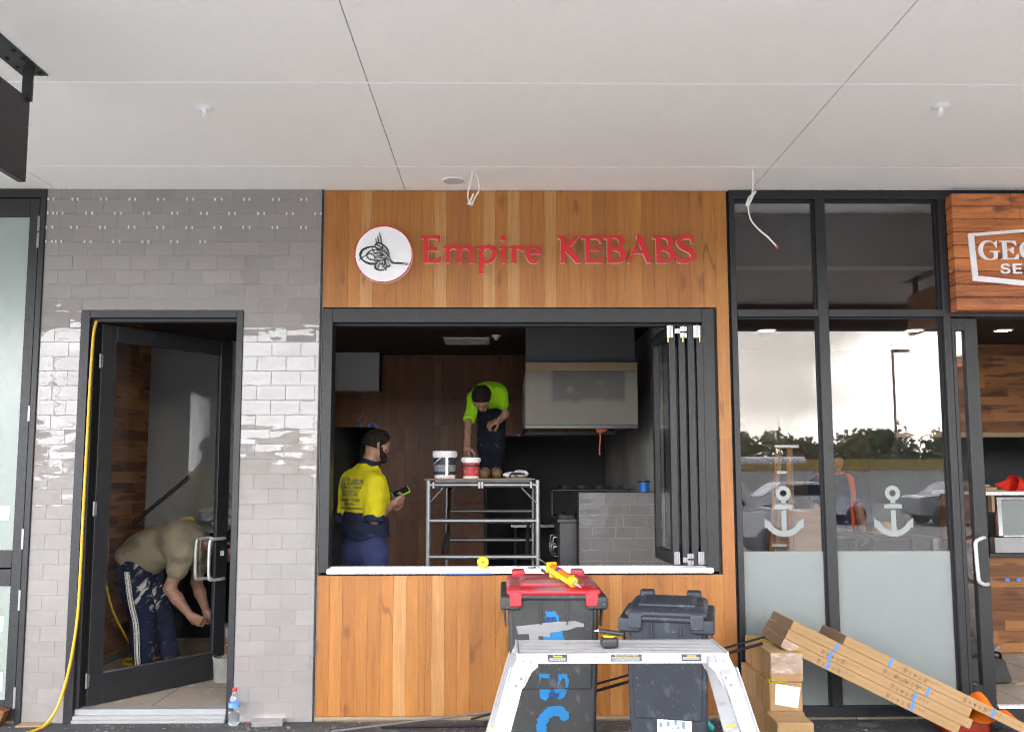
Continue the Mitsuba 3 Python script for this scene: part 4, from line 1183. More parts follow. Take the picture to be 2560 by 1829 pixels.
def hand_bones(w, d, pn, side, curl=.5, s=1.0, spread=1.0):
    """bones of a hand: wrist w, pointing d, palm normal pn (the side the fingers close to); side +1 puts the thumb towards cross(d, pn)."""
    w, d = np.asarray(w, float), uni(d)
    pn = uni(np.asarray(pn, float) - d * np.dot(pn, d))
    t = np.cross(d, pn) * side
    B = [(w, w + d * .03 * s, .024 * s, .026 * s, .02)]
    for i, (off, ln, r) in enumerate(((.030, .078, .0088), (.010, .088, .0092), (-.011, .082, .0088), (-.031, .064, .0078))):
        k0 = w + d * .088 * s + t * off * s * (1 + .12 * spread)
        B.append((w + d * .015 * s + t * off * .55 * s, k0, .0155 * s, .0125 * s, .018))
        p, a = k0, 0.0
        for j, fr in enumerate((.46, .30, .24)):
            a += curl * (.75, .95, .75)[j] * (1 + .10 * i)
            q = p + (d * math.cos(a) + pn * math.sin(a)) * ln * fr * s
            B.append((p, q, r * s * (1 - .06 * j), r * s * (.94 - .06 * j), .006))
            p = q
    m0 = w + d * .022 * s + t * .024 * s
    m1 = m0 + (d * .55 + t * .62 + pn * .45) * .042 * s
    m2 = m1 + (d * .80 + t * .15 + pn * .55 * (.6 + curl)) * .034 * s
    m3_ = m2 + (d * .85 - t * .12 + pn * .4) * .027 * s
    B += [(m0, m1, .016 * s, .0125 * s, .014), (m1, m2, .0115 * s, .0105 * s, .006), (m2, m3_, .0105 * s, .0085 * s, .006)]
    return B


def head_bones(c, f, u, s=1.0):
    """bones of a head: centre c, face direction f, crown direction u."""
    f, u = uni(f), uni(u)
    u = uni(u - f * np.dot(u, f))
    r = np.cross(f, u)
    q = lambda a, b, e: c + (f * a + u * b + r * e) * s
    B = [(q(-.022, .030, 0), q(.012, .032, 0), .078 * s, .076 * s, .03), (q(.0, .045, 0), q(-.02, .04, 0), .074 * s, .074 * s, .03),
         (q(.045, .0, 0), q(.052, -.055, 0), .048 * s, .042 * s, .04), (q(.030, -.035, .038), q(.066, -.088, .010), .024 * s, .020 * s, .03), (q(.030, -.035, -.038), q(.066, -.088, -.010), .024 * s, .020 * s, .03),
         (q(.066, -.092, .012), q(.066, -.092, -.012), .019 * s, .019 * s, .02),
         (q(.084, .030, .034), q(.084, .030, -.034), .013 * s, .013 * s, .018), (q(.093, .014, 0), q(.112, -.022, 0), .007 * s, .0105 * s, .010), (q(.102, -.026, .011), q(.102, -.026, -.011), .0075 * s, .0075 * s, .006),
         (q(.090, -.050, .018), q(.090, -.050, -.018), .0075 * s, .0075 * s, .006), (q(.088, -.062, .015), q(.088, -.062, -.015), .0085 * s, .0085 * s, .006),
         (q(.060, -.005, .046), q(.055, -.012, .050), .018 * s, .016 * s, .02), (q(.060, -.005, -.046), q(.055, -.012, -.050), .018 * s, .016 * s, .02)]
    for e in (-1, 1):
        B += [(q(-.012, .020, e * .080), q(-.006, -.022, e * .076), .010 * s, .007 * s, .006), (q(-.020, .014, e * .086), q(-.018, -.004, e * .086), .0085 * s, .008 * s, .006), (q(.0, .024, e * .079), q(-.016, .028, e * .086), .006 * s, .006 * s, .005)]
    return B, q, (f, u, r)


def eyes_mesh(q, s=1.0):
    return [mv(trimesh.creation.icosphere(2, .0115 * s), q(.083, .012, e * .031)) for e in (-1, 1)]


def skin_col(p, n, uv):
    m = FB(p.x * 40, p.y * 40, p.z * 40, octaves=2)
    return MIX((.40, .205, .135), (.50, .275, .19), m)


prin('skin', P(skin_col), .5, spec=.4)


def hair_col(p, n, uv):
    return MIX((.006, .005, .004), (.020, .014, .011), N(p.x * 160, p.y * 160, p.z * 40))


prin('hair', P(hair_col), .75, spec=.12)
prin('hivis_yellow', (.75, .68, .015), .8, spec=.2, sheen=.3)
prin('hivis_lime', (.30, .62, .012), .8, spec=.2, sheen=.3)
prin('hivis_orange', (.85, .13, .015), .75, spec=.2)
prin('navy_cloth', (.014, .017, .038), .9, spec=.15, sheen=.3)
prin('trouser_navy', (.040, .050, .125), .9, spec=.15, sheen=.2)
prin('shirt_grey_print', (.085, .085, .06), .8)


def khaki_col(p, n, uv):
    d = SS(.55, .75, FB(p.x * 9, p.y * 9, p.z * 8, octaves=4))
    return MIX((.285, .245, .165), (.20, .17, .115), d)


prin('khaki_cloth', P(khaki_col), .9, spec=.15)


def paint_trouser(p, n, uv):
    s = SS(.55, .64, FB(p.x * 26 + 2, p.y * 14, p.z * 20 - p.x * 22, octaves=4)) * SS(.55, .66, FB(p.x * 6 + 1, p.y * 3, p.z * 4.2, octaves=2))
    sp = SS(.88, .93, N(p.x * 80, p.y * 60, p.z * 70)) * .5
    return MIX((.012, .018, .042), (.42, .42, .40), dr.minimum(s + sp, 1))


prin('painted_trousers', P(paint_trouser), .9, spec=.15)


def spot_trouser(p, n, uv):
    sp = SS(.88, .94, N(p.x * 60, p.y * 60, p.z * 55)) * .5
    return MIX((.012, .014, .022), (.45, .45, .43), sp)


prin('dark_work_trousers', P(spot_trouser), .9, spec=.15)
prin('tan_boot', (.30, .20, .11), .7)
prin('grey_shoe', (.35, .34, .33), .7)


def folds(amp, f, seed, stretch=(1, 1, .45)):
    return lambda X: amp * (meshkit.fbm(X.reshape(-1, 3) * f * np.array(stretch), 3, seed).reshape(X.shape[:3]) - .5)


def grow(bones, g):
    return [(b[0], b[1], b[2] + g, b[3] + g) + tuple(b[4:]) for b in bones]


def person(key, label, J, group=None, face=None, up=None, hs=1.0, curlL=.6, curlR=.6, handL=None, handR=None, s=1.0, shirt=None, trousers=None, shoes='tan_boot',
           sleeve=.55, hem=None, neck_r=.056, hair_cut=None, build=1.0, foldf=9):
    """J: joints hip, waist, chest, neck, head, shL, elL, wrL, shR, elR, wrR, hpL, knL, anL, toL, hpR, knR, anR, toR."""
    k = thing(key, label, 'person', group)
    J = {a: np.asarray(b, float) for a, b in J.items()}
    b_ = build
    hb, q, fr_ = head_bones(J['head'], face, up, hs)
    sw = uni(J['shR'] - J['shL'])
    torso = [(J['hip'] - sw * .075, J['hip'] + sw * .075, .118 * b_, .118 * b_, .06), (J['waist'] - sw * .055, J['waist'] + sw * .055, .108 * b_, .108 * b_, .08),
             (J['hip'], J['waist'], .120 * b_, .115 * b_, .08), (J['chest'] - sw * .080, J['chest'] + sw * .080, .118 * b_, .118 * b_, .08), (J['waist'], J['chest'], .115 * b_, .12 * b_, .08),
             (J['shL'], J['shR'], .066 * b_, .066 * b_, .09), (J['chest'], J['neck'], .115 * b_, .062, .09)]
    neck = [(J['neck'], J['head'] - uni(up) * .02 - uni(face) * .018, neck_r, neck_r * .95, .04)]
    arms = {}
    for e in 'LR':
        arms[e] = [(J['sh' + e], J['el' + e], .058 * b_, .043 * b_, .05), (J['el' + e], J['el' + e] * .65 + J['wr' + e] * .35, .042 * b_, .044 * b_, .02), (J['el' + e] * .65 + J['wr' + e] * .35, J['wr' + e], .043 * b_, .0275, .02)]
    legs = []
    for e in 'LR':
        legs += [(J['hp' + e], J['kn' + e], .092 * b_, .062 * b_, .05), (J['kn' + e], J['kn' + e] * .6 + J['an' + e] * .4, .058, .060, .03), (J['kn' + e] * .6 + J['an' + e] * .4, J['an' + e], .059, .042, .03)]
    hands = []
    for e, cu, hd_ in (('L', curlL, handL), ('R', curlR, handR)):
        d, pn, sd_ = hd_
        hands += hand_bones(J['wr' + e], d, pn, sd_, cu, hs)
    body = blob(grow(torso, -.034) + neck + hb + arms['L'] + arms['R'] + grow(legs, -.014), .04, .0105 * max(1, hs))
    hm = [blob([(J['el' + e] * .25 + J['wr' + e] * .75, J['wr' + e], .034, .0275, .02)] + hb2, .012, .0034) for e, hb2 in (('L', hands[:len(hands) // 2]), ('R', hands[len(hands) // 2:]))]
    face_m = blob(hb + neck[:1], .02, .0045, pad=.03)
    part(k, 'body', cat([body, face_m] + hm), 'skin', True)
    part(k, 'eyes', cat(eyes_mesh(q, hs)), 'black_plastic', True)
    # hair: cap round the skull, above the hairline
    f, u, r = fr_
    cap = [(q(-.026, .034, 0), q(.010, .040, 0), .088 * hs, .084 * hs, .03), (q(-.035, .01, 0), q(-.055, -.03, 0), .072 * hs, .058 * hs, .04), (q(-.01, .062, 0), q(.03, .065, 0), .066 * hs, .060 * hs, .04)]
    hc = hair_cut or (lambda a, b, e: np.maximum(a * .95 - b * .70 - .030, -b * 1.0 - .030 - np.minimum(0, a) * .10))

    def cut(X):
        D = (X - J['head']) / hs
        a, b, e = D @ f, D @ u, D @ r
        return hc(a, b, e) * hs
    part(k, 'hair', blob(cap, .03, .0045, cut, folds(.016, 45, 3, (1, 1, 1)), pad=.03), 'hair', True)
    return k, J, q, fr_, torso, arms, legs, neck


def lerp(a, b, t):
    return a * (1 - t) + b * t


def feet(k, J, m, hs=1.0):
    for e in 'LR':
        a, t = J['an' + e], J['to' + e]
        d = uni(np.array([t[0] - a[0], t[1] - a[1], 0]))
        z = t[2]
        B = [(a, a + [0, 0, -.03], .052, .052, .03), (np.array([a[0], a[1], z + .042]) - d * .045, np.array([t[0], t[1], z + .036]) - d * .03, .044, .040, .03), (np.array([a[0], a[1], z + .07]), np.array([t[0], t[1], z + .045]) - d * .06, .046, .038, .03)]
        part(k, 'boot', blob(B, .03, .006, lambda X: z + .001 - X[..., 2]), m, True)


# ---- the worker in yellow, seen from behind, holding a phone
f0 = uni([.52, .85, 0])
r0 = np.array([f0[1], -f0[0], 0])
C0 = np.array([-1.045, .62, 0])
J1 = dict(hip=C0 + [.0, 0, 1.09], waist=C0 + [0, 0, 1.27], chest=C0 + [0, 0, 1.50], neck=C0 + f0 * .0 + [0.01, 0, 1.70], head=np.array([-.972, .645, 1.872]),
          shL=np.array([-1.170, .66, 1.615]), shR=np.array([-.955, .50, 1.60]), elL=np.array([-1.205, .70, 1.32]), wrL=C0 - r0 * .04 + f0 * .30 + [0, 0, 1.38],
          elR=np.array([-.952, .455, 1.325]), wrR=np.array([-.850, .665, 1.425]),
          hpL=C0 - r0 * .095 + [0, 0, 1.02], hpR=C0 + r0 * .095 + [0, 0, 1.02], knL=C0 - r0 * .10 + f0 * .03 + [0, 0, .58], knR=C0 + r0 * .10 + f0 * .03 + [0, 0, .58],
          anL=C0 - r0 * .11 + [0, 0, FL + .10], anR=C0 + r0 * .11 + [0, 0, FL + .10], toL=C0 - r0 * .13 + f0 * .17 + [0, 0, FL], toR=C0 + r0 * .13 + f0 * .17 + [0, 0, FL])
fd = uni([.86, .45, -.22])
k1, J, q, fr_, torso, arms, legs, neck = person('person', 'man in yellow and navy work shirt with his back turned, looking at a phone', J1, face=fd, up=[.15, .05, 1], hs=.93,
                                                curlL=.7, curlR=.95, handL=((.75, .45, .05), (.2, -.3, 1), 1), handR=((.80, .25, .42), (-.15, .65, .75), -1), build=.97)
sl = []
for e in 'LR':
    sl += [(J['sh' + e], lerp(J['sh' + e], J['el' + e], .88), .068, .076, .035)]
tor = grow(torso[1:], .012)
zc, zh = 1.365, 1.178
FOLD1 = lambda X: folds(.030, 8, 21)(X) + folds(.024, 17, 22, (1, 1, .35))(X)
part(k1, 'shirt', blob(tor + sl, .05, .009, lambda X: np.maximum(zc + .03 * (X[..., 0] + 1.05) - X[..., 2], np.minimum(1, X[..., 2] - 1.735)), FOLD1, pad=.06), 'hivis_yellow', True)
sv = (J['shR'] * .9 + J['chest'] * .1, lerp(J['shR'], J['elR'], .90), .074, .083, .03)
sd_ = uni(sv[1] - sv[0])
part(k1, 'sleeve', blob([sv], .03, .007, lambda X: (X - sv[1]) @ sd_ - .03, lambda X: folds(.030, 11, 23, (1, 1, 1))(X) + folds(.016, 24, 27, (1, 1, .5))(X), pad=.05), 'hivis_yellow', True)
part(k1, 'shirt_hem', blob(grow(torso[:3], .024) + grow(torso[4:5], .02), .06, .009, lambda X: np.maximum(X[..., 2] - (zc + .012) - .03 * (X[..., 0] + 1.05), zh - X[..., 2] - .02 * np.sin(X[..., 0] * 22)), folds(.036, 12, 5, (1, 1, 1)), pad=.06), 'navy_cloth', True)
cuffs = []
for e in 'LR':
    a, b = lerp(J['sh' + e], J['el' + e], .92), lerp(J['sh' + e], J['el' + e], 1.10)
    cuffs.append(blob([(a, b, .084, .074, .02)], .02, .006, lambda X, a=a, b=b: np.maximum((X - b) @ uni(b - a), (a - X) @ uni(b - a))))
part(k1, 'cuffs', cat(cuffs), 'navy_cloth', True)
part(k1, 'collar', blob([(J['neck'] + [0.0, 0, -.03], J['neck'] + [.022, .01, .035], .094, .076, .02)], .02, .005, lambda X: np.maximum(X[..., 2] - 1.768 + .32 * (X[..., 0] + 1.035), 1.668 - .30 * (X[..., 0] + 1.035) - X[..., 2]), folds(.01, 14, 2)), 'navy_cloth', True)
part(k1, 'trousers', blob([(J['hip'] - r0 * .060, J['hip'] + r0 * .060, .122, .122, .05), (J['hip'], J['waist'], .124, .130, .05), (J['waist'] - r0 * .045, J['waist'] + r0 * .045, .112, .112, .05)] + grow(legs, .018), .05, .009, lambda X: np.maximum(X[..., 2] - 1.225, .16 - X[..., 2]), folds(.028, 9, 31, (1, 1, .6))), 'trouser_navy', True)
part(k1, 'belt', blob(grow(torso[:3], .020), .06, .008, lambda X: np.abs(X[..., 2] - 1.203) - .009), 'trouser_navy', True)
part(k1, 'beard', blob([(q(.062, -.062, .035), q(.088, -.095, .012), .022, .020, .02), (q(.062, -.062, -.035), q(.088, -.095, -.012), .022, .020, .02), (q(.085, -.105, .02), q(.085, -.105, -.02), .024, .024, .02), (q(.02, -.02, .072), q(.05, -.075, .04), .013, .02, .02), (q(.02, -.02, -.072), q(.05, -.075, -.04), .013, .02, .02)], .02, .004, None, folds(.01, 60, 6, (1, 1, 1))), 'hair', True)
feet(k1, J, 'tan_boot')
# print on the back of the shirt, laid on the cloth
sh_m = trimesh.Trimesh(*meshkit.arrays(blob(tor + sl, .05, .009, None, FOLD1, pad=.06))[:2], process=False)
ray = trimesh.ray.ray_triangle.RayMeshIntersector(sh_m)
nb_ = -f0
ex = r0


def on_back(m):
    m = m.subdivide_to_size(.03) if len(m.faces) < 4000 else m
    v = np.array(m.vertices)
    o = C0 + [0, 0, 0] + nb_ * .6 + ex * v[:, :1] + np.array([0, 0, 1]) * (v[:, 1:2] + .0)
    loc, ri, _ = ray.intersects_location(o, np.tile(f0, (len(o), 1)), multiple_hits=False)
    dist = np.full(len(o), .45)
    dist[ri] = np.linalg.norm(loc - o[ri], axis=1)
    miss = np.setdiff1d(np.arange(len(o)), ri)
    if len(miss):
        dist[miss] = np.median(dist[ri])
    pos = o + f0 * (dist[:, None] - .0025 - v[:, 2:3])
    return trimesh.Trimesh(pos, np.array(m.faces)[:, ::-1], process=False)


def back_text(s_, x, z, w, h, bold=True):
    m = meshkit.text_mesh(s_, h, .0008, bold)
    v = np.array(m.vertices)
    v[:, 0] = (v[:, 0] - v[:, 0].min()) * w / np.ptp(v[:, 0]) + x
    v[:, 1] += z
    return on_back(trimesh.Trimesh(v, np.array(m.faces), process=False))


txt = [back_text('A1 Custom', -.140, 1.575, .235, .050), back_text('Kitchens & Joinery', -.145, 1.545, .235, .024), back_text('38389834', -.130, 1.490, .185, .042),
       back_text('Commercial Kitchen', -.155, 1.452, .230, .023), back_text('Specialists', -.095, 1.422, .11, .022), back_text('www.a1custom.com.au', -.160, 1.392, .250, .018)]
part(k1, 'shirt_print', cat(txt), 'shirt_grey_print')
ph = thing('phone', 'dark phone with a bright green edge held in the hand of the man in yellow', 'phone')
PT = T().translate([-.788, .715, 1.512]) @ T().rotate([0, 0, 1], 12) @ T().rotate([0, 1, 0], -24) @ T().rotate([1, 0, 0], 38)
part(ph, 'screen', bx(-.062, .062, -.0335, .0335, .0045, .0065, .001), mat('screen_dark', tw({'type': 'principled', 'base_color': rgb((.01, .015, .012)), 'roughness': .1})), to=PT)
part(ph, 'case', bx(-.068, .068, -.037, .037, -.006, .0044, .003), 'hivis_lime', to=PT)

# ---- the worker in lime, bending forward on the scaffold
dz = DK
J2 = dict(hip=(-.105, 2.50, dz + .78), waist=(-.11, 2.36, dz + .81), chest=(-.13, 2.17, dz + .785), neck=(-.165, 2.045, dz + .80), head=(-.195, 1.975, dz + .735),
          shL=(-.035, 2.13, dz + .785), shR=(-.268, 2.09, dz + .75), elR=(-.318, 1.90, dz + .500), wrR=(-.322, 1.72, dz + .272), elL=(.030, 2.22, dz + .60), wrL=(-.045, 2.16, dz + .535),
          hpL=(-.045, 2.50, dz + .75), hpR=(-.175, 2.50, dz + .75), knL=(-.055, 2.38, dz + .43), knR=(-.172, 2.37, dz + .43), anL=(-.065, 2.45, dz + .10), anR=(-.165, 2.45, dz + .10), toL=(-.055, 2.28, dz), toR=(-.185, 2.28, dz))
k2, J, q, fr_, torso, arms, legs, neck = person('person', 'man in a lime work shirt bending down from the scaffold deck over a bucket', J2, face=[-.08, -.42, -.90], up=[-.15, -.90, .40], hs=.98,
                                                curlL=.8, curlR=.9, handL=((-.75, -.5, -.3), (0, .3, -1), 1), handR=((-.03, -.55, -.80), (.5, .3, -.3), 1), build=.72)
sl = [(J['sh' + e], lerp(J['sh' + e], J['el' + e], .92 if e == 'R' else .5), .055, .058, .04) for e in 'LR']
ed = uni(J['elR'] - J['shR'])
part(k2, 'shirt', blob(grow(torso[1:], .008) + sl, .04, .009, lambda X: np.maximum((X - J['elR']) @ ed + .03, (X[..., 1] - 2.47)), folds(.038, 10, 51), pad=.06), 'hivis_lime', True)
part(k2, 'trousers', blob(grow(torso[:1], .022) + grow(legs, .022), .05, .009, lambda X: dz + .05 - X[..., 2], folds(.018, 9, 61)), 'dark_work_trousers', True)
feet(k2, J, 'tan_boot')

# ---- the worker in khaki, bending behind the glass door
J3 = dict(hip=(-2.935, 1.17, .965), waist=(-2.83, 1.16, 1.055), chest=(-2.575, 1.13, 1.115), neck=(-2.385, 1.12, 1.11), head=(-2.175, 1.10, 1.085),
          shR=(-2.50, .965, 1.045), shL=(-2.47, 1.29, 1.04), elR=(-2.590, .945, .770), wrR=(-2.425, .955, .562), elL=(-2.50, 1.28, .78), wrL=(-2.36, 1.13, .56),
          hpR=(-2.93, 1.07, .91), hpL=(-2.92, 1.27, .91), knR=(-2.835, 1.05, .50), knL=(-2.78, 1.28, .50), anR=(-2.81, 1.05, FL + .10), anL=(-2.70, 1.30, FL + .10), toR=(-2.64, 1.02, FL), toL=(-2.53, 1.28, FL))
J3 = {a_: np.array(b_) + [0, -.11, 0] for a_, b_ in J3.items()}
k3, J, q, fr_, torso, arms, legs, neck = person('person', 'man in khaki T-shirt and paint splashed tracksuit trousers bending behind the glass door', J3, face=[.62, -.06, -.78], up=[.74, 0, .66], hs=1.0,
                                                curlL=.8, curlR=.9, handL=((.72, -.2, -.55), (.2, -.8, .2), 1), handR=((.82, .10, -.50), (.1, .8, .1), -1), build=1.06)
sl = [(J['sh' + e], lerp(J['sh' + e], J['el' + e], .46), .082, .085, .05) for e in 'LR']
belly = [(lerp(J['waist'], J['chest'], .3) + np.array([0, 0, -.03]), lerp(J['waist'], J['chest'], .8) + np.array([0, 0, -.05]), .13, .12, .08)]
hn = uni([.80, 0, .60])
part(k3, 'shirt', blob(grow(torso, .020) + belly + sl, .06, .009, lambda X: np.maximum(-(X - np.array([-2.945, 1.04, .925])) @ uni([.55, 0, .83]), (X[..., 0] + 2.385)), folds(.040, 9, 71), pad=.07), 'khaki_cloth', True)
part(k3, 'trousers', blob(grow(torso[:1], .010) + grow(legs, .030), .05, .009, lambda X: FL + .035 - X[..., 2], folds(.036, 9, 81, (1, 1, .6))), 'painted_trousers', True)
strp = []
for off in (-.018, .0, .018):
    pth = [np.array([-2.925 + off * .9, J['hpR'][1] - .130, .90]), np.array([-2.875 + off, J['knR'][1] - .124, .66]), np.array([-2.840 + off, J['knR'][1] - .104, .50]), np.array([-2.825 + off, J['knR'][1] - .104, .32]), np.array([-2.815 + off, J['anR'][1] - .090, .16]), np.array([-2.80 + off, J['anR'][1] - .088, .125])]
    strp.append(tube(pth, .0085 if off == 0 else .0035, 8, 6))
part(k3, 'side_stripes', cat(strp), 'white_plastic', True)
feet(k3, J, 'grey_shoe')
part(k3, 'shoe_trim', cat(mv(rbox(-.04, .04, -.012, .012, 0, .03, .01), (-2.62, .875, FL + .062), rz=12), mv(rbox(-.04, .04, -.012, .012, 0, .03, .01), (-2.56, 1.125, FL + .066), rz=12)), 'label_red', 30)

# ---- the person in the orange vest inside the seafood shop
xx, yy = 3.455, 3.0
J4 = dict(hip=(xx, yy, .98), waist=(xx, yy - .01, 1.16), chest=(xx, yy - .02, 1.42), neck=(xx, yy - .02, 1.62), head=(xx, yy - .06, 1.775),
          shL=(xx + .185, yy, 1.55), shR=(xx - .185, yy, 1.55), elL=(xx + .235, yy - .04, 1.27), wrL=(xx + .225, yy - .16, 1.05), elR=(xx - .225, yy - .04, 1.27), wrR=(xx - .205, yy - .16, 1.05),
          hpL=(xx + .095, yy, .93), hpR=(xx - .095, yy, .93), knL=(xx + .10, yy - .02, .52), knR=(xx - .10, yy - .02, .52), anL=(xx + .11, yy, FL + .1), anR=(xx - .11, yy, FL + .1), toL=(xx + .13, yy - .17, FL), toR=(xx - .13, yy - .17, FL))
k4, J, q, fr_, torso, arms, legs, neck = person('person', 'person in dark clothes and an open orange safety vest standing inside the seafood shop', J4, face=[0, -.93, -.35], up=[0, -.35, .93], hs=1.0,
                                                curlL=.5, curlR=.5, handL=((0, -.35, -.93), (-.8, -.3, 0), 1), handR=((0, -.35, -.93), (.8, -.3, 0), -1))
part(k4, 'shirt', blob(grow(torso, .012) + [(J['sh' + e], lerp(J['sh' + e], J['el' + e], .6), .070, .066, .05) for e in 'LR'], .05, .011, lambda X: np.maximum(.95 - X[..., 2], X[..., 2] - 1.63), folds(.014, 9, 91)), 'navy_cloth', True)
part(k4, 'vest', blob(grow(torso[1:], .026), .05, .010, lambda X: np.maximum(np.maximum(1.03 - X[..., 2], X[..., 2] - 1.66), np.where(X[..., 1] < yy, np.maximum(.112 - np.abs(X[..., 0] - xx), np.abs(X[..., 0] - xx) - .178), np.abs(X[..., 0] - xx) - .19)), folds(.012, 9, 95)), 'hivis_orange', True)
part(k4, 'trousers', blob(grow(torso[:1], .012) + grow(legs, .020), .05, .012, lambda X: np.maximum(.13 - X[..., 2], X[..., 2] - 1.03), folds(.012, 9, 97)), 'dark_work_trousers', True)
feet(k4, J, 'tan_boot')
# ------------------------------------------------------------------ wheelie bins
def bin_plastic(base, scuff):
    def fn(p, n, uv):
        s = FB(p.x * 5, p.y * 5, p.z * 4, octaves=4)
        sc = SS(.62, .78, FB(p.x * 22 + 5, p.y * 22, p.z * 13 + p.x * 8, octaves=4))
        sp = SS(.90, .94, N(p.x * 85, p.y * 85, p.z * 85))
        c = MIX([b * .8 for b in base], [b * 1.25 for b in base], s)
        return MIX(MIX(c, scuff, sc * .55), (.30, .30, .29), sp * .5)
    return fn


prin('bin_grey', P(bin_plastic((.048, .050, .050), (.13, .13, .13))), .5, spec=.4)
prin('bin_navy', P(bin_plastic((.034, .040, .054), (.12, .128, .145))), .48, spec=.4)


def lid_col(p, n, uv):
    s = SS(.34, .62, FB(p.x * 7, p.y * 13, p.z * 6, octaves=4)) * SS(.3, .8, n.z)
    return MIX((.56, .022, .035), (.34, .17, .18), s)


prin('bin_red', P(lid_col), .42, spec=.5)


def taper(x0, x1, y0, y1, z0, X0, X1, Y0, Y1, z1, r):
    s = m3.Manifold.sphere(r, 20)
    return mesh_of(m3.Manifold.batch_hull([s.translate((x, y, z0 + r)) for x in (x0 + r, x1 - r) for y in (y0 + r, y1 - r)] + [s.translate((x, y, z1 - r)) for x in (X0 + r, X1 - r) for y in (Y0 + r, Y1 - r)]))


def wheelie(label, w, dpt, h, body, lid, place_, rim_t=.05):
    """front faces -y, origin at the middle of the front bottom edge."""
    k = thing('wheelie_bin', label, 'wheelie bin')

    def pt(n_, m, mt, smooth=False, parent=None, **kw):
        return part(parent or k, n_, m, mt, smooth, to=place_, **kw)

    def pts(n_, ms_, mt, smooth=False):
        for m_ in ms_:
            pt(n_, m_, mt, smooth)
    b = w * .86
    pt('body', taper(-b / 2 * .88, b / 2 * .88, .07, dpt * .86, .03, -b / 2, b / 2, .035, dpt * .97, h - .04, .022), body, 30)
    pt('rim', cat(rbox(-w / 2, w / 2, .03, dpt, h - .095, h - .048, .012), rbox(-w / 2, -w / 2 + .11, -.008, .10, h - .118, h - .048, .012), rbox(w / 2 - .11, w / 2, -.008, .10, h - .118, h - .048, .012)), body, 30)
    pt('front_grip', rod((-w / 2 + .10, .012, h - .052), (w / 2 - .10, .012, h - .052), .016, 14), body, 40)
    pt('front_panel', taper(-b / 2 * .82, b / 2 * .82, .045, .07, h - .55, -b / 2 * .88, b / 2 * .88, .02, .06, h - .065, .008), body, 30)
    pts('grip_rib', [bx(-.075, -.069, .008, .03, h - .20, h - .06), bx(.069, .075, .008, .03, h - .20, h - .06)], body)
    pts('side_rib', ([taper(sx * b / 2 - .006 + sx * .012, sx * b / 2 + .006 + sx * .012, .08, .12, h - .22, sx * b / 2 - .006 + sx * .02, sx * b / 2 + .006 + sx * .02, .06, .14, h - .095, .004) for sx in (-1, 1)]), body)
    l = pt('lid', taper(-w / 2 + .035, w / 2 - .035, -.004, dpt - .01, h - .044, -w / 2 + .045, w / 2 - .045, .035, dpt - .035, h - .002, .016), lid, 40)
    pt('lid_panel', taper(-w / 2 * .62, w / 2 * .62, .10, dpt * .74, h - .012, -w / 2 * .54, w / 2 * .54, .15, dpt * .68, h + .022, .012), lid, 40)
    pts('lid_tab', ([taper(sx * (w / 2 - .085) - .032, sx * (w / 2 - .085) + .032, -.012, .02, h - .10, sx * (w / 2 - .085) - .036, sx * (w / 2 - .085) + .036, -.008, .05, h - .02, .008) for sx in (-1, 1)]), lid, 30)
    pts('lid_hinge', ([rbox(sx * (w / 2 - .11) - .04, sx * (w / 2 - .11) + .04, dpt - .07, dpt + .02, h - .02, h + .028, .012) for sx in (-1, 1)]), lid, 30)
    pt('handle', rod((-w / 2 + .08, dpt + .035, h - .045), (w / 2 - .08, dpt + .035, h - .045), .014, 12), body, 40)
    for sx in (-1, 1):
        pt('wheel', mv(lathe([(0, -.025), (.085, -.025), (.1, -.015), (.1, .015), (.085, .025), (0, .025)], 28), (sx * (b / 2 * .84), dpt * .9, .10), ry=90), 'black_plastic', 40)
    return k, pt


BT = T().translate([.277, -1.215, -.024])
kb1, pt1 = wheelie('dark grey wheelie bin with a red lid and blue sprayed letters', .585, .66, 1.065, 'bin_grey', 'bin_red', BT)
prin('spray_blue', (.010, .165, .40), .5)
prin('spray_blue_dark', (.006, .065, .26), .5)
prin('duct_tape', (.40, .40, .41), .4)


def ragged(poly, amp=.006, f=90, seed=1):
    p = np.array(poly.segmentize(.006).exterior.coords)[:-1]
    nn = meshkit.noise(np.c_[p * f, np.zeros(len(p))], seed) - .5
    mm = meshkit.noise(np.c_[p * f + 40, np.zeros(len(p))], seed) - .5
    return Polygon(p + amp * 2 * np.c_[nn, mm]).buffer(0)


# letters sprayed down the front: A over the grip, then a U shape and a C
ang = lambda z: .0  # front is near upright


def front_y(z):
    return .035 + (1.025 - z) * .0355 - .0022


def sprayed(poly, dep=.0012):
    m = wallxz(poly, 0, dep)
    v = np.array(m.vertices)
    v[:, 1] += np.array([front_y(z) if z < .52 else min(front_y(z), .02 + (1.0 - z) * .056 + -.0015) for z in v[:, 2]])
    return trimesh.Trimesh(v, np.array(m.faces), process=False)


def pane(poly):
    return unary_union([g for g in [poly.intersection(sbox(-1, z, 1, z + .02)) for z in np.arange(0, 1.1, .02)] if not g.is_empty])


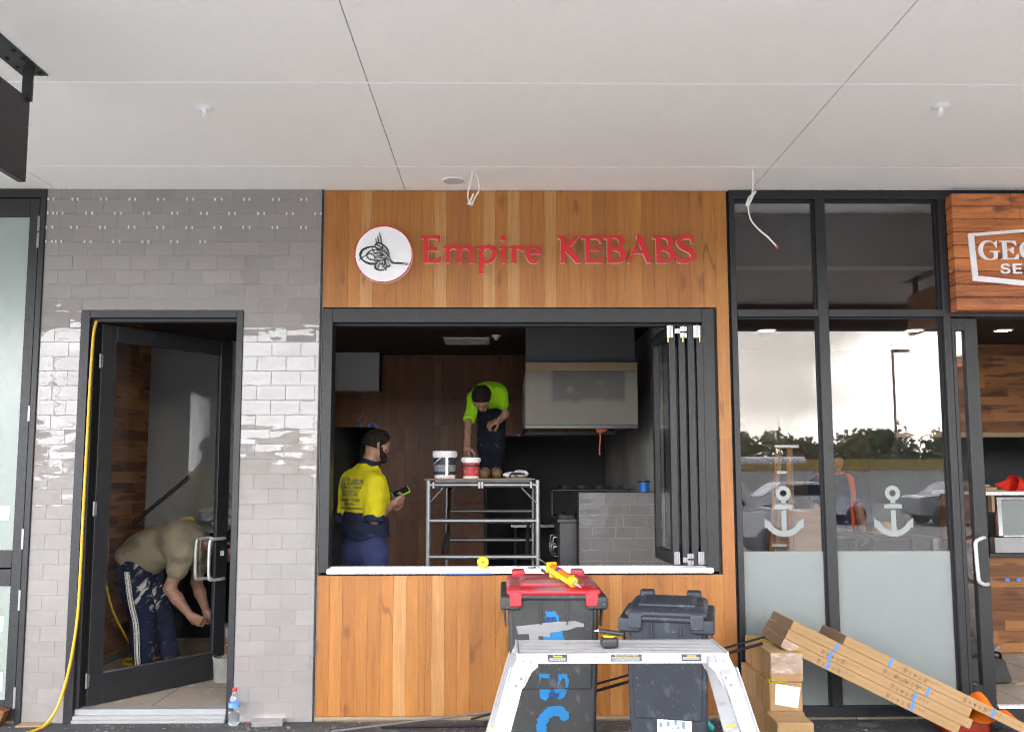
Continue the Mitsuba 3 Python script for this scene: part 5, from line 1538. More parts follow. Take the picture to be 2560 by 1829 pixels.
A_ = ragged(Polygon([(-.048, .935), (.010, .938), (.025, .90), (.07, .745), (.085, .705), (.035, .70), (.015, .735), (-.035, .735), (-.045, .70), (-.09, .70), (-.075, .745), (-.045, .86)]))
U_ = ragged(Polygon([(-.075, .60), (-.02, .60), (-.022, .53), (-.01, .505), (.022, .53), (.02, .60), (.075, .60), (.078, .52), (.055, .475), (.02, .46), (.005, .485), (-.02, .485), (-.045, .455), (-.078, .47), (-.085, .53)]))
C_ = ragged(LineString(spline([(.055, .375), (.03, .40), (-.02, .395), (-.062, .35), (-.065, .29), (-.03, .24), (.025, .225)], 8)).buffer(.028))
for g in (A_, U_, C_):
    pt1('sprayed_letter', sprayed(g, .0009), 'spray_blue')
pt1('sprayed_letter', sprayed(ragged(Polygon([(-.045, .905), (.012, .905), (.022, .865), (-.046, .862)])), .0016), 'spray_blue_dark')
pt1('sprayed_letter', sprayed(ragged(Polygon([(-.03, .505), (.03, .505), (.025, .475), (-.028, .475)])), .0016), 'spray_blue_dark')
tp_ = ragged(Polygon([(-.205, .855), (-.10, .868), (.06, .882), (.12, .884), (.165, .868), (.165, .852), (.12, .848), (.07, .832), (.02, .826), (-.08, .812), (-.195, .812)]), .003, 40)
pt1('tape_strip', sprayed(tp_, .0035), 'duct_tape')
pt1('tape_strip', sprayed(ragged(Polygon([(-.135, .835), (-.085, .84), (-.088, .66), (-.137, .65)]), .003, 40), .0048), 'duct_tape')
pt1('tape_strip', sprayed(ragged(Polygon([(-.10, .822), (-.02, .82), (-.02, .795), (-.09, .802)]), .003, 40), .0052), 'duct_tape')

BT2 = T().translate([.812, -1.60, -.07]) @ T().rotate([0, 0, 1], -14)
kb2, pt2 = wheelie('dusty blue-black wheelie bin with a matching lid and a white picture label', .475, .52, 1.055, 'bin_navy', 'bin_navy', BT2)
LBL = (-.085, .425)
lx0, lx1, lz0, lz1 = -.055, .115, .418, .546


def front2(m, lift=0.0):
    v = np.array(m.vertices)
    v[:, 1] += np.array([.035 + (1.015 - z) * .0355 - .0025 for z in v[:, 2]]) - lift
    return trimesh.Trimesh(v, np.array(m.faces), process=False)


pt2('label', front2(wallxz(sbox(lx0, lz0, lx1, lz1).buffer(-.004).buffer(.004), 0, .001)), 'white_gloss')
prin('label_ink', (.16, .24, .31), .5)
prin('label_ink_grey', (.45, .45, .46), .5)
ic = []
for i, (cx, w0, w1, z0, z1) in enumerate(((.018, .008, .006, .468, .492), (.055, .008, .0065, .473, .498), (.092, .009, .005, .480, .505), (.131, .010, .008, .467, .503))):
    ic.append(front2(wallxz(Polygon([(lx0 + cx - w1, z0), (lx0 + cx + w1, z0), (lx0 + cx + w0, z1), (lx0 + cx - w0, z1)]), -.001, .0006)))
    if i < 2:
        ic.append(front2(wallxz(sbox(lx0 + cx - .008, z1 + .004, lx0 + cx + .008, z1 + .007), -.001, .0006)))
ic += [front2(wallxz(sbox(lx0 + .096, .465, lx0 + .108, .476), -.001, .0006)), front2(wallxz(Polygon([(lx0 + .070, .468), (lx0 + .08, .468), (lx0 + .075, .460)]), -.001, .0006))]
pt2('label_pictures', cat(ic), 'label_ink', kind='stuff')
tx = [front2(wallxz(sbox(lx0 + a, .533, lx0 + b, .5365), -.001, .0006)) for a, b in ((.040, .058), (.062, .066), (.078, .084), (.092, .106), (.122, .132))]
tx += [front2(wallxz(sbox(lx0 + a + j * .0028, .432, lx0 + a + j * .0028 + .0014, .452), -.001, .0006)) for a in (.123, .138, .153) for j in range(3)]
pt2('label_lettering', cat(tx), 'label_ink_grey', kind='stuff')
pt2('round_sticker', front2(wallxz(Point(.135, .845).buffer(.0085), .012, .004)), 'white_gloss')

# ------------------------------------------------------------------ things on the red-lidded bin
cg = thing('sealant_gun', 'yellow and orange sealant tube in a caulking gun lying across the red bin lid', 'caulking gun')
prin('sealant_yellow', (.82, .55, .02), .35)
prin('sealant_orange', (.80, .20, .015), .35)
GT = T().translate([.342, -1.10, 1.089]) @ T().rotate([0, 0, 1], -62) @ T().rotate([0, 1, 0], 14)
tubeM = lambda prof: mv(lathe(prof, 24), ry=90)
part(cg, 'tube', tubeM([(0, -.13), (.025, -.13), (.026, -.12), (.026, .085), (0, .085)]), 'sealant_orange', 40, to=GT)
part(cg, 'tube_cap', tubeM([(.0262, .07), (.029, .075), (.029, .10), (.024, .104), (.010, .105), (0, .105)]), 'sealant_yellow', 40, to=GT)
part(cg, 'nozzle', tubeM([(.010, .105), (.0095, .12), (.005, .165), (.003, .175), (0, .175)]), 'plaster', 40, to=GT)
part(cg, 'label_stripe', tubeM([(.0264, -.07), (.0266, -.068), (.0266, -.045), (.0264, -.043)]), prin('label_purple', (.10, .03, .20), .4), 40, to=GT)
part(cg, 'cradle', cat(bx(-.15, .08, -.032, -.0265, -.014, .014, .002), bx(-.155, -.135, -.03, .03, -.03, .03, .003)), 'sealant_yellow', to=GT)
part(cg, 'plunger_rod', rod((-.14, 0, 0), (-.30, 0, .004), .004), 'chrome', 40, to=GT)
part(cg, 'trigger', tube([(-.15, 0, -.02), (-.19, .0, -.045), (-.24, 0, -.05)], .007, 8, flat=1.4), 'dark_steel', True, to=GT)
for x, y, z, a, lab in ((.318, -.985, 1.077, 8, 'short yellow marker stick on the red bin lid, the rear one'), (.352, -1.035, 1.077, -6, 'short yellow marker stick on the red bin lid, beside the sealant gun')):
    solo('marker_stick', lab, 'marker', mv(rbox(-.055, .055, -.013, .013, -.013, .013, .011), (x, y, z), rz=a), 'sealant_yellow', 40, group='yellow sticks on the bin lid')

# yellow tape measure reel on the servery sill
tr_ = thing('tape_roll', 'round yellow tape reel standing on the servery sill', 'tape reel')
part(tr_, 'reel', mv(lathe([(0, -.018), (.036, -.018), (.040, -.014), (.040, .014), (.036, .018), (0, .018)], 32), (-.137, .0, 1.0545), rx=90), 'sealant_yellow', 40)
part(tr_, 'mark', text('H', .016, (-.137, -.0182, 1.047), .0008, True), 'label_dark')
bp = thing('sill_clip', 'small dark clamp lying on the edge of the servery sill', 'clamp')
part(bp, 'jaw', bx(.17, .225, -.045, -.02, 1.0142, 1.022, .002), 'dark_steel')
part(bp, 'lever', tube([(.20, -.03, 1.022), (.23, -.035, 1.027), (.25, -.04, 1.02)], .004, 8), 'galvanised', True)

# ------------------------------------------------------------------ aluminium work platform
wp = thing('work_platform', 'aluminium folding work platform with a ribbed deck standing before the bins', 'work platform')
PX0_, PX1_, PYf, PYb, PZ = .055, .957, -2.25, -1.965, .907
for i in range(9):
    y0 = PYf + .006 + i * .031
    part(wp, 'deck_rib', bx(PX0_ + .012, PX1_ - .012, y0, y0 + .0245, PZ - .012, PZ - .0005, .003), 'aluminium')
part(wp, 'deck', bx(PX0_ + .01, PX1_ - .01, PYf + .002, PYb - .002, PZ - .020, PZ - .0125), 'aluminium')
for y0, y1 in ((PYf - .004, PYf + .001), (PYb - .001, PYb + .004)):
    part(wp, 'side_rail', bx(PX0_ + .005, PX1_ - .005, y0, y1, PZ - .044, PZ - .001, .001), 'aluminium')
part(wp, 'end_cap', bx(PX0_, PX0_ + .0095, PYf - .003, PYb + .003, PZ - .044, PZ + .003, .002), 'aluminium')
part(wp, 'end_cap', bx(PX1_ - .0095, PX1_, PYf - .003, PYb + .003, PZ - .044, PZ + .003, .002), 'aluminium')
part(wp, 'red_label', bx(PX0_ - .0012, PX0_ - .0002, PYf + .02, PYf + .13, PZ - .036, PZ - .006), 'dull_orange')
for sx, xt in ((-1, PX0_), (1, PX1_)):
    for sy, yt in ((-1, PYf), (1, PYb)):
        top = np.array([xt + sx * .0 - sx * .012, yt + sy * .012, PZ - .05])
        bot = np.array([xt + sx * .235, yt + sy * .16, .0])
        d = bot - top
        a = uni(d)
        xa = uni(np.array([1, 0, 0]) - a * a[0])
        ya = np.cross(a, xa)
        hw, hd_ = .036, .014

        def beam(w0, w1, d0, d1, t0, t1):
            v = []
            for t in (t0, t1):
                for u_, w_ in ((w0, d0), (w1, d0), (w1, d1), (w0, d1)):
                    v.append(top + d * t + xa * u_ + ya * w_)
            return mesh_of(m3.Manifold.hull_points(np.array(v)))
        leg = part(wp, 'leg', cat(beam(-hw, hw, -.003 + sy * .012, .003 + sy * .012, .02, .985), beam(-hw, -hw + .004, -.016, .016, .02, .985), beam(hw - .004, hw, -.016, .016, .02, .985)), 'aluminium')
        part(leg, 'foot', beam(-hw - .003, hw + .003, -.02, .02, .955, 1.0), 'black_plastic')
        part(leg, 'yellow_mark', beam(-.024, .022, sy * .0152, sy * .016, .40, .412), 'sealant_yellow')
        gp = Polygon([(xt - sx * .005, PZ - .012), (xt - sx * .092, PZ - .012), (xt - sx * .092, PZ - .052), (xt - sx * .065, PZ - .075), (xt - sx * .035, PZ - .135), (xt + sx * .02, PZ - .175), (xt + sx * .05, PZ - .175), (xt + sx * .022, PZ - .07)])
        gus = part(wp, 'corner_plate', wallxz(gp.buffer(-.004).buffer(.004), yt + sy * .0175 + .0015, .003), 'aluminium')
        part(gus, 'rivets', cat(*[mv(lathe([(0, -.0035), (.0035, -.003), (.0055, 0), (0, 0)], 10), (xt - sx * xx_, yt + sy * .0175 - (.0015 if sy < 0 else -.0015), PZ - zz_), rx=-90 if sy < 0 else 90) for xx_, zz_ in ((.03, .03), (.06, .03), (.02, .10), (.0, .13), (-.01, .16))]), 'galvanised', 40, kind='stuff')
    for t, xo in ((.45, .0), (.72, .0)):
        x_ = xt - sx * .012 + sx * .247 * t
        zz_ = PZ - .05 - (PZ - .05) * t
        part(wp, 'step', bx(x_ - .034, x_ + .034, PYf - .02 - .14 * t, PYb + .02 + .14 * t, zz_ - .010, zz_ + .010, .003), 'aluminium')
for xc, w_, kind in ((.229, .081, 0), (.521, .129, 1), (.796, .083, 0)):
    lb = part(wp, 'warning_label', bx(xc - w_ / 2, xc + w_ / 2, PYf - .0052, PYf - .0042, .873, .901), 'label_dark')
    yy_ = PYf - .0054
    if kind == 0:
        part(lb, 'lettering', text('Warning', .0075, (xc, yy_, .8915), .0005, True), 'sealant_yellow')
        part(lb, 'lines', cat(*[bx(xc - w_ / 2 + .004 + .003 * (j % 2), xc + w_ / 2 - .004 - .004 * (j == 2), yy_ - .0005, yy_, .887 - j * .0042, .8886 - j * .0042) for j in range(3)]), 'label_ink_grey')
    else:
        part(lb, 'lettering', text('Step Platform Work Platform', .0052, (xc, yy_, .894), .0005, True, w=.10), 'sealant_yellow')
        part(lb, 'lines', cat(*[bx(xc - w_ / 2 + .003, xc + w_ / 2 - .004 - .006 * (j % 2), yy_ - .0005, yy_, .889 - j * .0038, .8904 - j * .0038) for j in range(4)]), 'label_ink_grey')
tm = thing('tape_measure', 'black and yellow tape measure lying on the work platform', 'tape measure')
part(tm, 'case', mv(rbox(-.036, .036, -.034, .034, 0, .046, .014), (.463, -2.14, PZ), rz=6), 'black_plastic', 35)
part(tm, 'top_plate', mv(mv(lathe([(0, 0), (.027, 0), (.029, .003), (.027, .006), (0, .007)], 24), (.463, -2.135, PZ + .044)), (0, 0, 0)), 'sealant_yellow', 40)
ut = thing('utility_knife', 'black utility knife resting on top of the tape measure', 'knife')
UT = T().translate([.472, -2.14, PZ + .0645]) @ T().rotate([0, 0, 1], -14) @ T().rotate([0, 1, 0], 5)
part(ut, 'handle', rbox(-.055, .058, -.012, .012, -.009, .009, .008), 'black_plastic', 35, to=UT)
part(ut, 'blade', mesh_of(m3.Manifold.hull_points(np.array([(-.054, y, z) for y in (-.001, .001) for z in (-.005, .007)] + [(-.080, y, -.004) for y in (-.0005, .0005)]))), 'chrome', to=UT)

# ------------------------------------------------------------------ long trims leaning behind the bins
prin('trim_black', (.02, .02, .022), .4)
for (a, b, r, lab, m) in (((-.20, -.50, .150), (1.645, -.475, .636), .012, 'long black trim leaning behind the bins onto the carton stack, the upper of two', 'trim_black'),
                          ((-.12, -.53, .135), (1.62, -.50, .601), .016, 'long black trim leaning behind the bins onto the carton stack, the lower of two', 'trim_black')):
    solo('metal_trim', lab, 'trim', tube([a, b], r, 4, smooth=False, flat=.6), m, group='trims leaning behind the bins')
solo('metal_trim', 'pale grey metal trim lying on the ground and rising behind the work platform leg', 'trim', tube([(-1.10, -.26, .012), (-.62, -.33, .085), (.22, -.50, .225)], .011, 6, n=4, flat=.6), 'galvanised', 40)
solo('metal_trim', 'thin dark trim lying on the ground below the pale trim', 'trim', tube([(-.80, -.17, .012), (.10, -.30, .055)], .010, 4, smooth=False), 'trim_black')

# ------------------------------------------------------------------ bottle, loose tiles, teal tool
wb = thing('water_bottle', 'clear plastic water bottle with a red cap standing by the door frame', 'bottle')
WB = T().translate([-1.787, -.075, .001])
part(wb, 'shell', lathe([(0, .002), (.026, .0), (.0345, .008), (.036, .03), (.036, .085), (.0335, .10), (.036, .115), (.036, .15), (.031, .18), (.018, .205), (.0135, .212), (.0135, .222)], 28), 'bottle_plastic', 40, to=WB)
part(wb, 'water', lathe([(0, .004), (.024, .004), (.0335, .012), (.0345, .03), (.0345, .083), (0, .083)], 28), 'water', 40, to=WB)
part(wb, 'cap', lathe([(0, .218), (.0155, .218), (.0158, .236), (.014, .239), (0, .239)], 24), 'red_plastic', 40, to=WB)
part(wb, 'label', lathe([(.0362, .118), (.0364, .119), (.0364, .148), (.0362, .149)], 28), prin('label_blue', (.12, .28, .62), .4), 40, to=WB)
for i, (dx, dy, a, lab) in enumerate(((0, 0, 3, 'loose grey tile lying on the pavement under the wall, the lowest'), (.004, .004, 1, 'loose grey tile lying on the pavement under the wall, in the middle of three'), (-.006, .012, 5, 'loose grey tile on top of the three stacked under the wall'))):
    solo('loose_tile', lab, 'tile', mv(bx(-.10, .10, -.05, .05, 0, .009, .001), (-1.562 + dx, -.062 + dy, .001 + i * .0095), rz=a), 'glazed_tile', group='loose tiles on the pavement')
solo('loose_tile', 'broken pinkish tile with its biscuit edge showing, on the pavement by the yellow cable', 'tile', mv(bx(-.10, .10, -.045, .045, 0, .009, .001), (-3.115, -.055, .001), rz=3), 'pine')
wc = thing('timber_offcut', 'brown timber offcut lying at the very edge of the frosted shopfront', 'offcut')
part(wc, 'end', mesh_of(m3.Manifold.hull_points(np.array([(x, y, z) for y in (-.10, -.03) for x, z in ((-3.75, .0), (-3.33, .0), (-3.29, .10), (-3.34, .115), (-3.70, .10))]))), 'dark_planks')
td = thing('power_planer', 'teal power tool on the pavement behind the platform leg', 'tool')
prin('teal_plastic', (.01, .20, .22), .4)
part(td, 'body', rbox(1.10, 1.235, -.70, -.60, .0, .115, .03), 'teal_plastic', 35)
part(td, 'handle', tube([(1.12, -.66, .09), (1.15, -.66, .165), (1.21, -.66, .175), (1.26, -.66, .13)], .020, 10), 'teal_plastic', True)
part(td, 'base', bx(1.06, 1.28, -.71, -.59, .0005, .012, .002), 'dark_steel')

# debris scattered along the wall foot
db = []
for i in range(170):
    x, y = rng.uniform(-3.6, 3.5), -abs(rng.normal(0.02, .18)) - .03
    s = rng.uniform(.002, .006) * (1 + 1.6 * (rng.random() > .94))
    m = mv(bx(-s, s, -s * .6, s * .6, 0, s * .5), (x, y, .0015), rz=rng.uniform(0, 180))
    db.append(m)
solo('debris', 'small pale chips and dust scattered along the foot of the walls', 'debris', cat(db), 'plaster', kind=None)
labels['debris']['kind'] = 'stuff'
solo('red_scrap', 'tiny red plastic scrap on the pavement beside the bottle', 'scrap', mv(bx(-.014, .014, -.007, .007, 0, .004), (-1.70, -.045, .001), rz=25), 'red_plastic')

# ------------------------------------------------------------------ cardboard boxes
def card_col(p, n, uv):
    f = FB(p.x * 3, p.y * 3, p.z * 3, octaves=3)
    g = N(p.x * 9, p.y * 9, p.z * 170) * .5 + N(p.x * 40, p.y * 40, p.z * 40) * .5
    return MIX((.44, .272, .128), (.57, .365, .182), f) * (.94 + .12 * g)


prin('cardboard', P(card_col), .8, spec=.2)
prin('cardboard_end', P(lambda p, n, uv: MIX((.30, .205, .14), (.36, .25, .175), FB(p.x * 6, p.y * 6, p.z * 6, octaves=3))), .75, spec=.2)
prin('carton_ink', (.10, .06, .04), .7)
prin('stretch_film', (.62, .60, .58), .18, spec=.8, spec_trans=0.0)


def film_bump(p, n, uv):
    return FB(p.x * 26, p.y * 26, p.z * 20, octaves=3)


mat('clear_tape', tw({'type': 'bumpmap', 'arbitrary': mikit.proc(film_bump), 'scale': .02, 'bsdf': {'type': 'roughplastic', 'alpha': .12, 'diffuse_reflectance': rgb((.36, .265, .20))}}))
BXX, BXY = 1.603, -.685
rows = ((.0, .232), (.234, .405), (.407, .580))
labs = {(0, 0): 'cardboard box at the bottom of the stack by the window, front', (0, 1): 'cardboard box at the bottom of the stack by the window, against the glass',
        (1, 0): 'cardboard box with a blank white sheet on its front, middle of the stack', (1, 1): 'cardboard box in the middle of the stack, against the glass',
        (2, 0): 'cardboard box wrapped in clear tape at the top front of the stack', (2, 1): 'cardboard box at the top of the stack, against the glass'}
for r, (z0, z1) in enumerate(rows):
    for c in range(2):
        dx, dy = (.010, -.004, .014)[r] * (1 if c else .6) - (.012 if (r == 1 and c) else 0), .003 * r
        y0 = BXY + c * .285 + dy
        k = thing('cardboard_box', labs[(r, c)], 'box', 'cardboard boxes stacked by the window')
        part(k, 'carton', mv(bx(0, .198, 0, .281, 0, z1 - z0, .005), (BXX + dx, y0, z0)), 'cardboard')
        part(k, 'flap_seam', cat(bx(BXX + dx - .0012, BXX + dx - .0002, y0 + .138, y0 + .142, z0 + .008, z1 - .008), bx(BXX + dx + .095, BXX + dx + .099, y0 + .008, y0 + .274, z1 + .0002, z1 + .001)), 'cardboard_end')
        if (r, c) == (2, 0):
            part(k, 'clear_tape', cat(bx(BXX + dx + .004, BXX + dx + .195, y0 - .0022, y0 - .0008, z0 + .05, z1 - .003), bx(BXX + dx - .002, BXX + dx - .0009, y0 + .003, y0 + .07, z0 + .006, z1 - .006)), 'clear_tape')
        if (r, c) == (1, 0):
            part(k, 'white_sheet', wallxz(Polygon([(BXX + .026, z0 + .046), (BXX + .036, z1 - .005), (BXX + .184, z1 - .030), (BXX + .165, z0 + .022)]), y0 - .0008, .0009), 'white_gloss')
        if (r, c) == (0, 1):
            part(k, 'clear_tape', bx(BXX + dx - .002, BXX + dx - .0009, y0 + .10, y0 + .17, z0 + .02, z1 - .02), 'clear_tape')
solo('strap', 'short neon yellow strap caught between the top and middle boxes', 'strap', cat(bx(BXX + .0, BXX + .10, BXY - .004, BXY + .04, .4052, .4066), bx(BXX - .006, BXX - .001, BXY - .002, BXY + .03, .4052, .425)), 'hivis_yellow')
solo('strap', 'neon yellow strap lying over the top of the box stack', 'strap', tube([(BXX + .02, -.22, .5835), (BXX + .09, -.30, .5838), (BXX + .14, -.50, .5838), (BXX + .20, BXY + .03, .5838)], .016, 6, flat=.06), 'hivis_yellow')
k = thing('cardboard_box', 'cardboard box on the pavement in front of the box stack', 'box')
part(k, 'carton', mv(bx(0, .208, 0, .236, 0, .246, .006), (1.560, -.945, .0), rz=-1.5), 'cardboard')
part(k, 'flap_seam', mv(bx(.01, .205, -.002, .002, .2462, .2470), (1.563, -.925, .0), rz=-1.5), 'carton_ink')
part(k, 'lettering', cat(*[bx(1.60 + a, 1.60 + a + .016, -.80 + (i % 2) * .004, -.788, .2464, .2470) for i, a in enumerate((.0, .03, .055, .085))]), 'cardboard_end')

# long flat cartons leaning from the stack to the ground
def lean(loc, a, yaw=0):
    return T().translate(list(loc)) @ T().rotate([0, 0, 1], yaw) @ T().rotate([0, 1, 0], a)


AX = 26.2
du = np.array([math.cos(math.radians(AX)), 0, -math.sin(math.radians(AX))])
dv = np.array([math.sin(math.radians(AX)), 0, math.cos(math.radians(AX))])
o0 = np.array([1.695, -.62, .600])
TH_ = .0605
cl_labs = ('long flat carton leaning on the box stack, lowest of the three', 'long flat carton leaning on the box stack, middle of the three', 'long flat carton leaning on the box stack, top of the three', 'long flat carton lying over the others and reaching farthest along the ground')
for i in range(4):
    s0, L = ((0.0, 1.18), (0.004, 1.235), (0.012, 1.20), (.345, 1.32))[i]
    yv = (0, .006, .012, .02)[i]
    o = o0 + du * s0 + dv * (TH_ * i) + [0, yv, 0]
    k = thing('long_carton', cl_labs[i], 'carton', 'long flat cartons leaning by the window')
    M_ = lean(o, AX)
    part(k, 'carton', bx(0, L, 0, .395, .0006, TH_ - .0006, .003), 'cardboard', to=M_)
    part(k, 'end_flap', cat(bx(-.0012, -.0002, .002, .393, .004, TH_ - .004)), 'cardboard_end', to=M_)
    part(k, 'seam', bx(.02, L - .02, -.0006, .0001, TH_ * .5 - .0008, TH_ * .5 + .0008), 'cardboard_end', to=M_)
    for t in ((.295, .86) if i < 3 else (.30, .985)):
        tt = t + (.0, -.012, -.002, 0)[i] + (.0 if i < 3 else -.0) + (.045 if (i == 2 and t > .5) else 0)
        part(k, 'blue_tape', bx(tt, tt + .017, -.0016, -.0007, .002, TH_ - .002), 'blue_tape', to=M_)
    pr = []
    for g, (c0, nsy) in enumerate(((.235, 4), (.70, 4))):
        if i == 2 and g == 0:
            c0 = .62
        if i == 3:
            c0 = (.72, .80)[g] if g else .40
        for j in range(5):
            x = c0 + j * .034
            if j in (0, 4):
                pr += [bx(x, x + .004, -.0014, -.0007, .014, .038), bx(x + .010, x + .014, -.0014, -.0007, .014, .038), bx(x - .003, x + .017, -.0014, -.0007, .039, .042)]
            elif j == 2:
                pr += [mv(bx(-.008, .008, -.0014, -.0007, -.005, .005), (x + .006, 0, .027), ry=30), bx(x + .004, x + .006, -.0014, -.0007, .010, .020)]
            else:
                pr += [mv(bx(-.006, .006, -.0014, -.0007, -.0016, .0016), (x + .006, 0, .020 + .012 * (q_ % 2)), ry=40 * q_) for q_ in range(3)]
        for j in range(4):
            pr += [bx(c0 + .16 + j * .024, c0 + .172 + j * .024, -.0013, -.0007, .040, .043), bx(c0 + .16 + j * .024, c0 + .170 + j * .024, -.0013, -.0007, .034, .036)]
    part(k, 'printed_symbols', cat(pr), 'carton_ink', to=M_, kind='stuff')
    if i == 0:
        part(k, 'clear_tape', bx(-.002, .10, -.0014, -.0006, .004, TH_ - .006), 'clear_tape', to=M_)

# orange vest dropped on the cartons, red bag under it
def cloth(nx, ny, fz, thick=.006):
    u, v = np.meshgrid(np.linspace(0, 1, nx), np.linspace(0, 1, ny), indexing='ij')
    p = fz(u, v)
    top, bot = p.reshape(-1, 3), (p - np.array([0, 0, thick])).reshape(-1, 3)
    f = []
    ix = lambda i, j: i * ny + j
    n_ = nx * ny
    for i in range(nx - 1):
        for j in range(ny - 1):
            a, b, c, d = ix(i, j), ix(i + 1, j), ix(i + 1, j + 1), ix(i, j + 1)
            f += [(a, b, c), (a, c, d), (n_ + a, n_ + c, n_ + b), (n_ + a, n_ + d, n_ + c)]
    e = [(ix(i, 0), ix(i + 1, 0)) for i in range(nx - 1)] + [(ix(nx - 1, j), ix(nx - 1, j + 1)) for j in range(ny - 1)] + [(ix(i + 1, ny - 1), ix(i, ny - 1)) for i in range(nx - 1)] + [(ix(0, j + 1), ix(0, j)) for j in range(ny - 1)]
    for a, b in e:
        f += [(a, n_ + a, n_ + b), (a, n_ + b, b)]
    m = trimesh.Trimesh(np.vstack([top, bot]), np.array(f), process=False)
    trimesh.repair.fix_normals(m)
    return m


def vest_f(u, v):
    x = 2.82 + .47 * u + .03 * np.sin(6 * v)
    y = -.46 + .34 * v + .03 * np.sin(7 * u)
    hump = np.sin(np.pi * np.clip(u * .95 + .02, 0, 1)) ** .7 * np.sin(np.pi * np.clip(v * .9 + .08, 0, 1)) ** .6
    z = .05 + .185 * hump * (1 - .45 * u) + .035 * np.sin(13 * u + 5 * v) * hump + .022 * np.sin(9 * v - 17 * u) * hump
    z += .05 * (meshkit.fbm(np.stack([u * 5, v * 4, u * 0], -1), 3, 4) - .5)
    return np.stack([x, y, np.maximum(z, .012)], -1)


prin('vest_orange', (.92, .20, .012), .7, spec=.2)
solo('safety_vest', 'bright orange safety vest dropped in a heap by the door behind the cartons', 'safety vest', cloth(40, 28, vest_f), 'vest_orange', True)
solo('red_bag', 'dark red plastic bag on the pavement under the orange vest', 'bag', rbox(2.80, 3.10, -.40, -.18, .001, .115, .04), prin('bag_red', (.34, .028, .015), .5), 35)
# ------------------------------------------------------------------ inside the seafood shop
cs = thing('room_ceiling', None, None, kind='structure')
part(cs, 'sheet', bx(1.61, 8.45, .13, 7.9, 3.12, 3.15), 'ceiling_dark')
for x, lab in ((2.727, 'lit round downlight seen through the left pane of the shop window'), (4.258, 'lit round downlight seen through the right pane of the shop window'), (5.181, 'lit round downlight over the seafood shop entrance')):
    k = thing('downlight', lab, 'downlight', 'lit downlights in the seafood shop')
    part(k, 'trim', mv(lathe([(.075, 0), (.098, -.002), (.098, -.006), (.080, -.010), (.075, -.006)], 32), (x, 2.76, 3.12)), 'white_gloss', 40)
    key = part(k, 'lens', mv(lathe([(0, -.006), (.0755, -.006), (.0755, -.003), (0, -.003)], 32), (x, 2.76, 3.12)), 'opal')
    scene[key]['emitter'] = {'type': 'area', 'radiance': rgb((LAMP * 1.0, LAMP * .80, LAMP * .52))}
hb_ = thing('plank_bulkhead', 'bulkhead of staggered brown timber planks above the serving hatch', 'timber wall')
for r in range(12):
    z0 = 2.105 + r * .0915
    if z0 > 3.10:
        break
    x = 4.6 + (.0, -.31, -.17, -.44, -.08, -.37)[r % 6]
    j = 0
    while x < 8.3:
        w = (.55, .92, .70, 1.1, .62)[(r * 3 + j) % 5]
        part(hb_, 'plank', bx(max(x, 4.45) + .0006, min(x + w, 8.3) - .0006, 3.70 - .003 * rng.random(), 3.72, z0 + .0005, min(z0 + .091, 3.118), .001), 'dark_planks')
        x += w
        j += 1
part(hb_, 'edge_beam', bx(4.45, 8.3, 3.695, 3.74, 2.048, 2.104, .003), 'pine')
part(hb_, 'backing', bx(4.45, 8.3, 3.721, 3.78, 2.10, 3.118), 'black_seal')
sw_ = thing('rear_wall', 'dark rear wall of the seafood kitchen', 'wall')
part(sw_, 'sheet', bx(1.61, 8.45, 6.0, 6.1, FL, 3.118), 'wall_grey')
part(sw_, 'stud_wall', bx(1.61, 4.40, 4.3, 4.36, FL, 3.118), 'ceiling_dark')
ct = thing('serving_counter', 'timber serving counter with a white top inside the seafood shop', 'counter')
part(ct, 'top', bx(4.15, 8.2, 1.60, 2.35, 1.455, 1.487, .003), 'white_paint')
part(ct, 'front', bx(4.20, 4.30, 1.70, 2.3, FL, 1.454), 'dark_planks')
for r in range(9):
    part(ct, 'plank', bx(4.28, 8.2, 1.66 - .002 * rng.random(), 1.68, FL + r * .093, FL + r * .093 + .0925, .001), 'dark_planks')
for x in (4.42, 4.52, 4.66):
    part(ct, 'blue_tape', bx(x, x + .035, 1.652, 1.6545, .70, .728), 'blue_tape')
fr = thing('display_fridge', 'glass fronted display fridge built into the serving counter', 'display fridge')
part(fr, 'frame', cat(bx(4.345, 4.385, 1.585, 1.66, 1.10, 1.44, .003), bx(4.386, 8.1, 1.585, 1.66, 1.415, 1.44, .003), bx(4.386, 8.1, 1.585, 1.66, 1.092, 1.108, .002)), 'chrome')
part(fr, 'glass', bx(4.386, 8.1, 1.60, 1.606, 1.109, 1.414), 'frosted_film')
part(fr, 'plinth', bx(4.30, 8.1, 1.575, 1.655, .955, 1.09, .003), 'galvanised')
part(fr, 'kick', bx(4.25, 8.1, 1.57, 1.655, .925, .953), 'black_plastic')
part(fr, 'support', bx(4.30, 4.325, 1.59, 1.65, 1.31, 1.452), 'pine')
rb_ = thing('red_tub', 'bright red plastic tub lying on its side on the serving counter', 'tub')
part(rb_, 'body', mv(lathe([(.0, -.09), (.045, -.09), (.075, .06), (.08, .07), (.07, .06), (.04, -.08), (0, -.08)], 28), (4.66, 1.78, 1.545), rx=12, ry=-80), prin('bright_red', (.75, .035, .02), .35), 40)
part(rb_, 'lip', mesh_of(m3.Manifold.hull_points(np.array([(4.44, 1.78, 1.548), (4.54, 1.73, 1.495), (4.54, 1.83, 1.495), (4.58, 1.78, 1.585), (4.60, 1.78, 1.60)]))), 'bright_red')
pk = thing('paper_wrap', 'folded brown paper bundle on the end of the serving counter', 'paper')
part(pk, 'bundle', rbox(4.16, 4.40, 1.66, 1.95, 1.488, 1.525, .012), 'cardboard', 30)
part(pk, 'grey_fold', rbox(4.18, 4.36, 1.70, 1.95, 1.526, 1.548, .008), 'label_grey', 30)
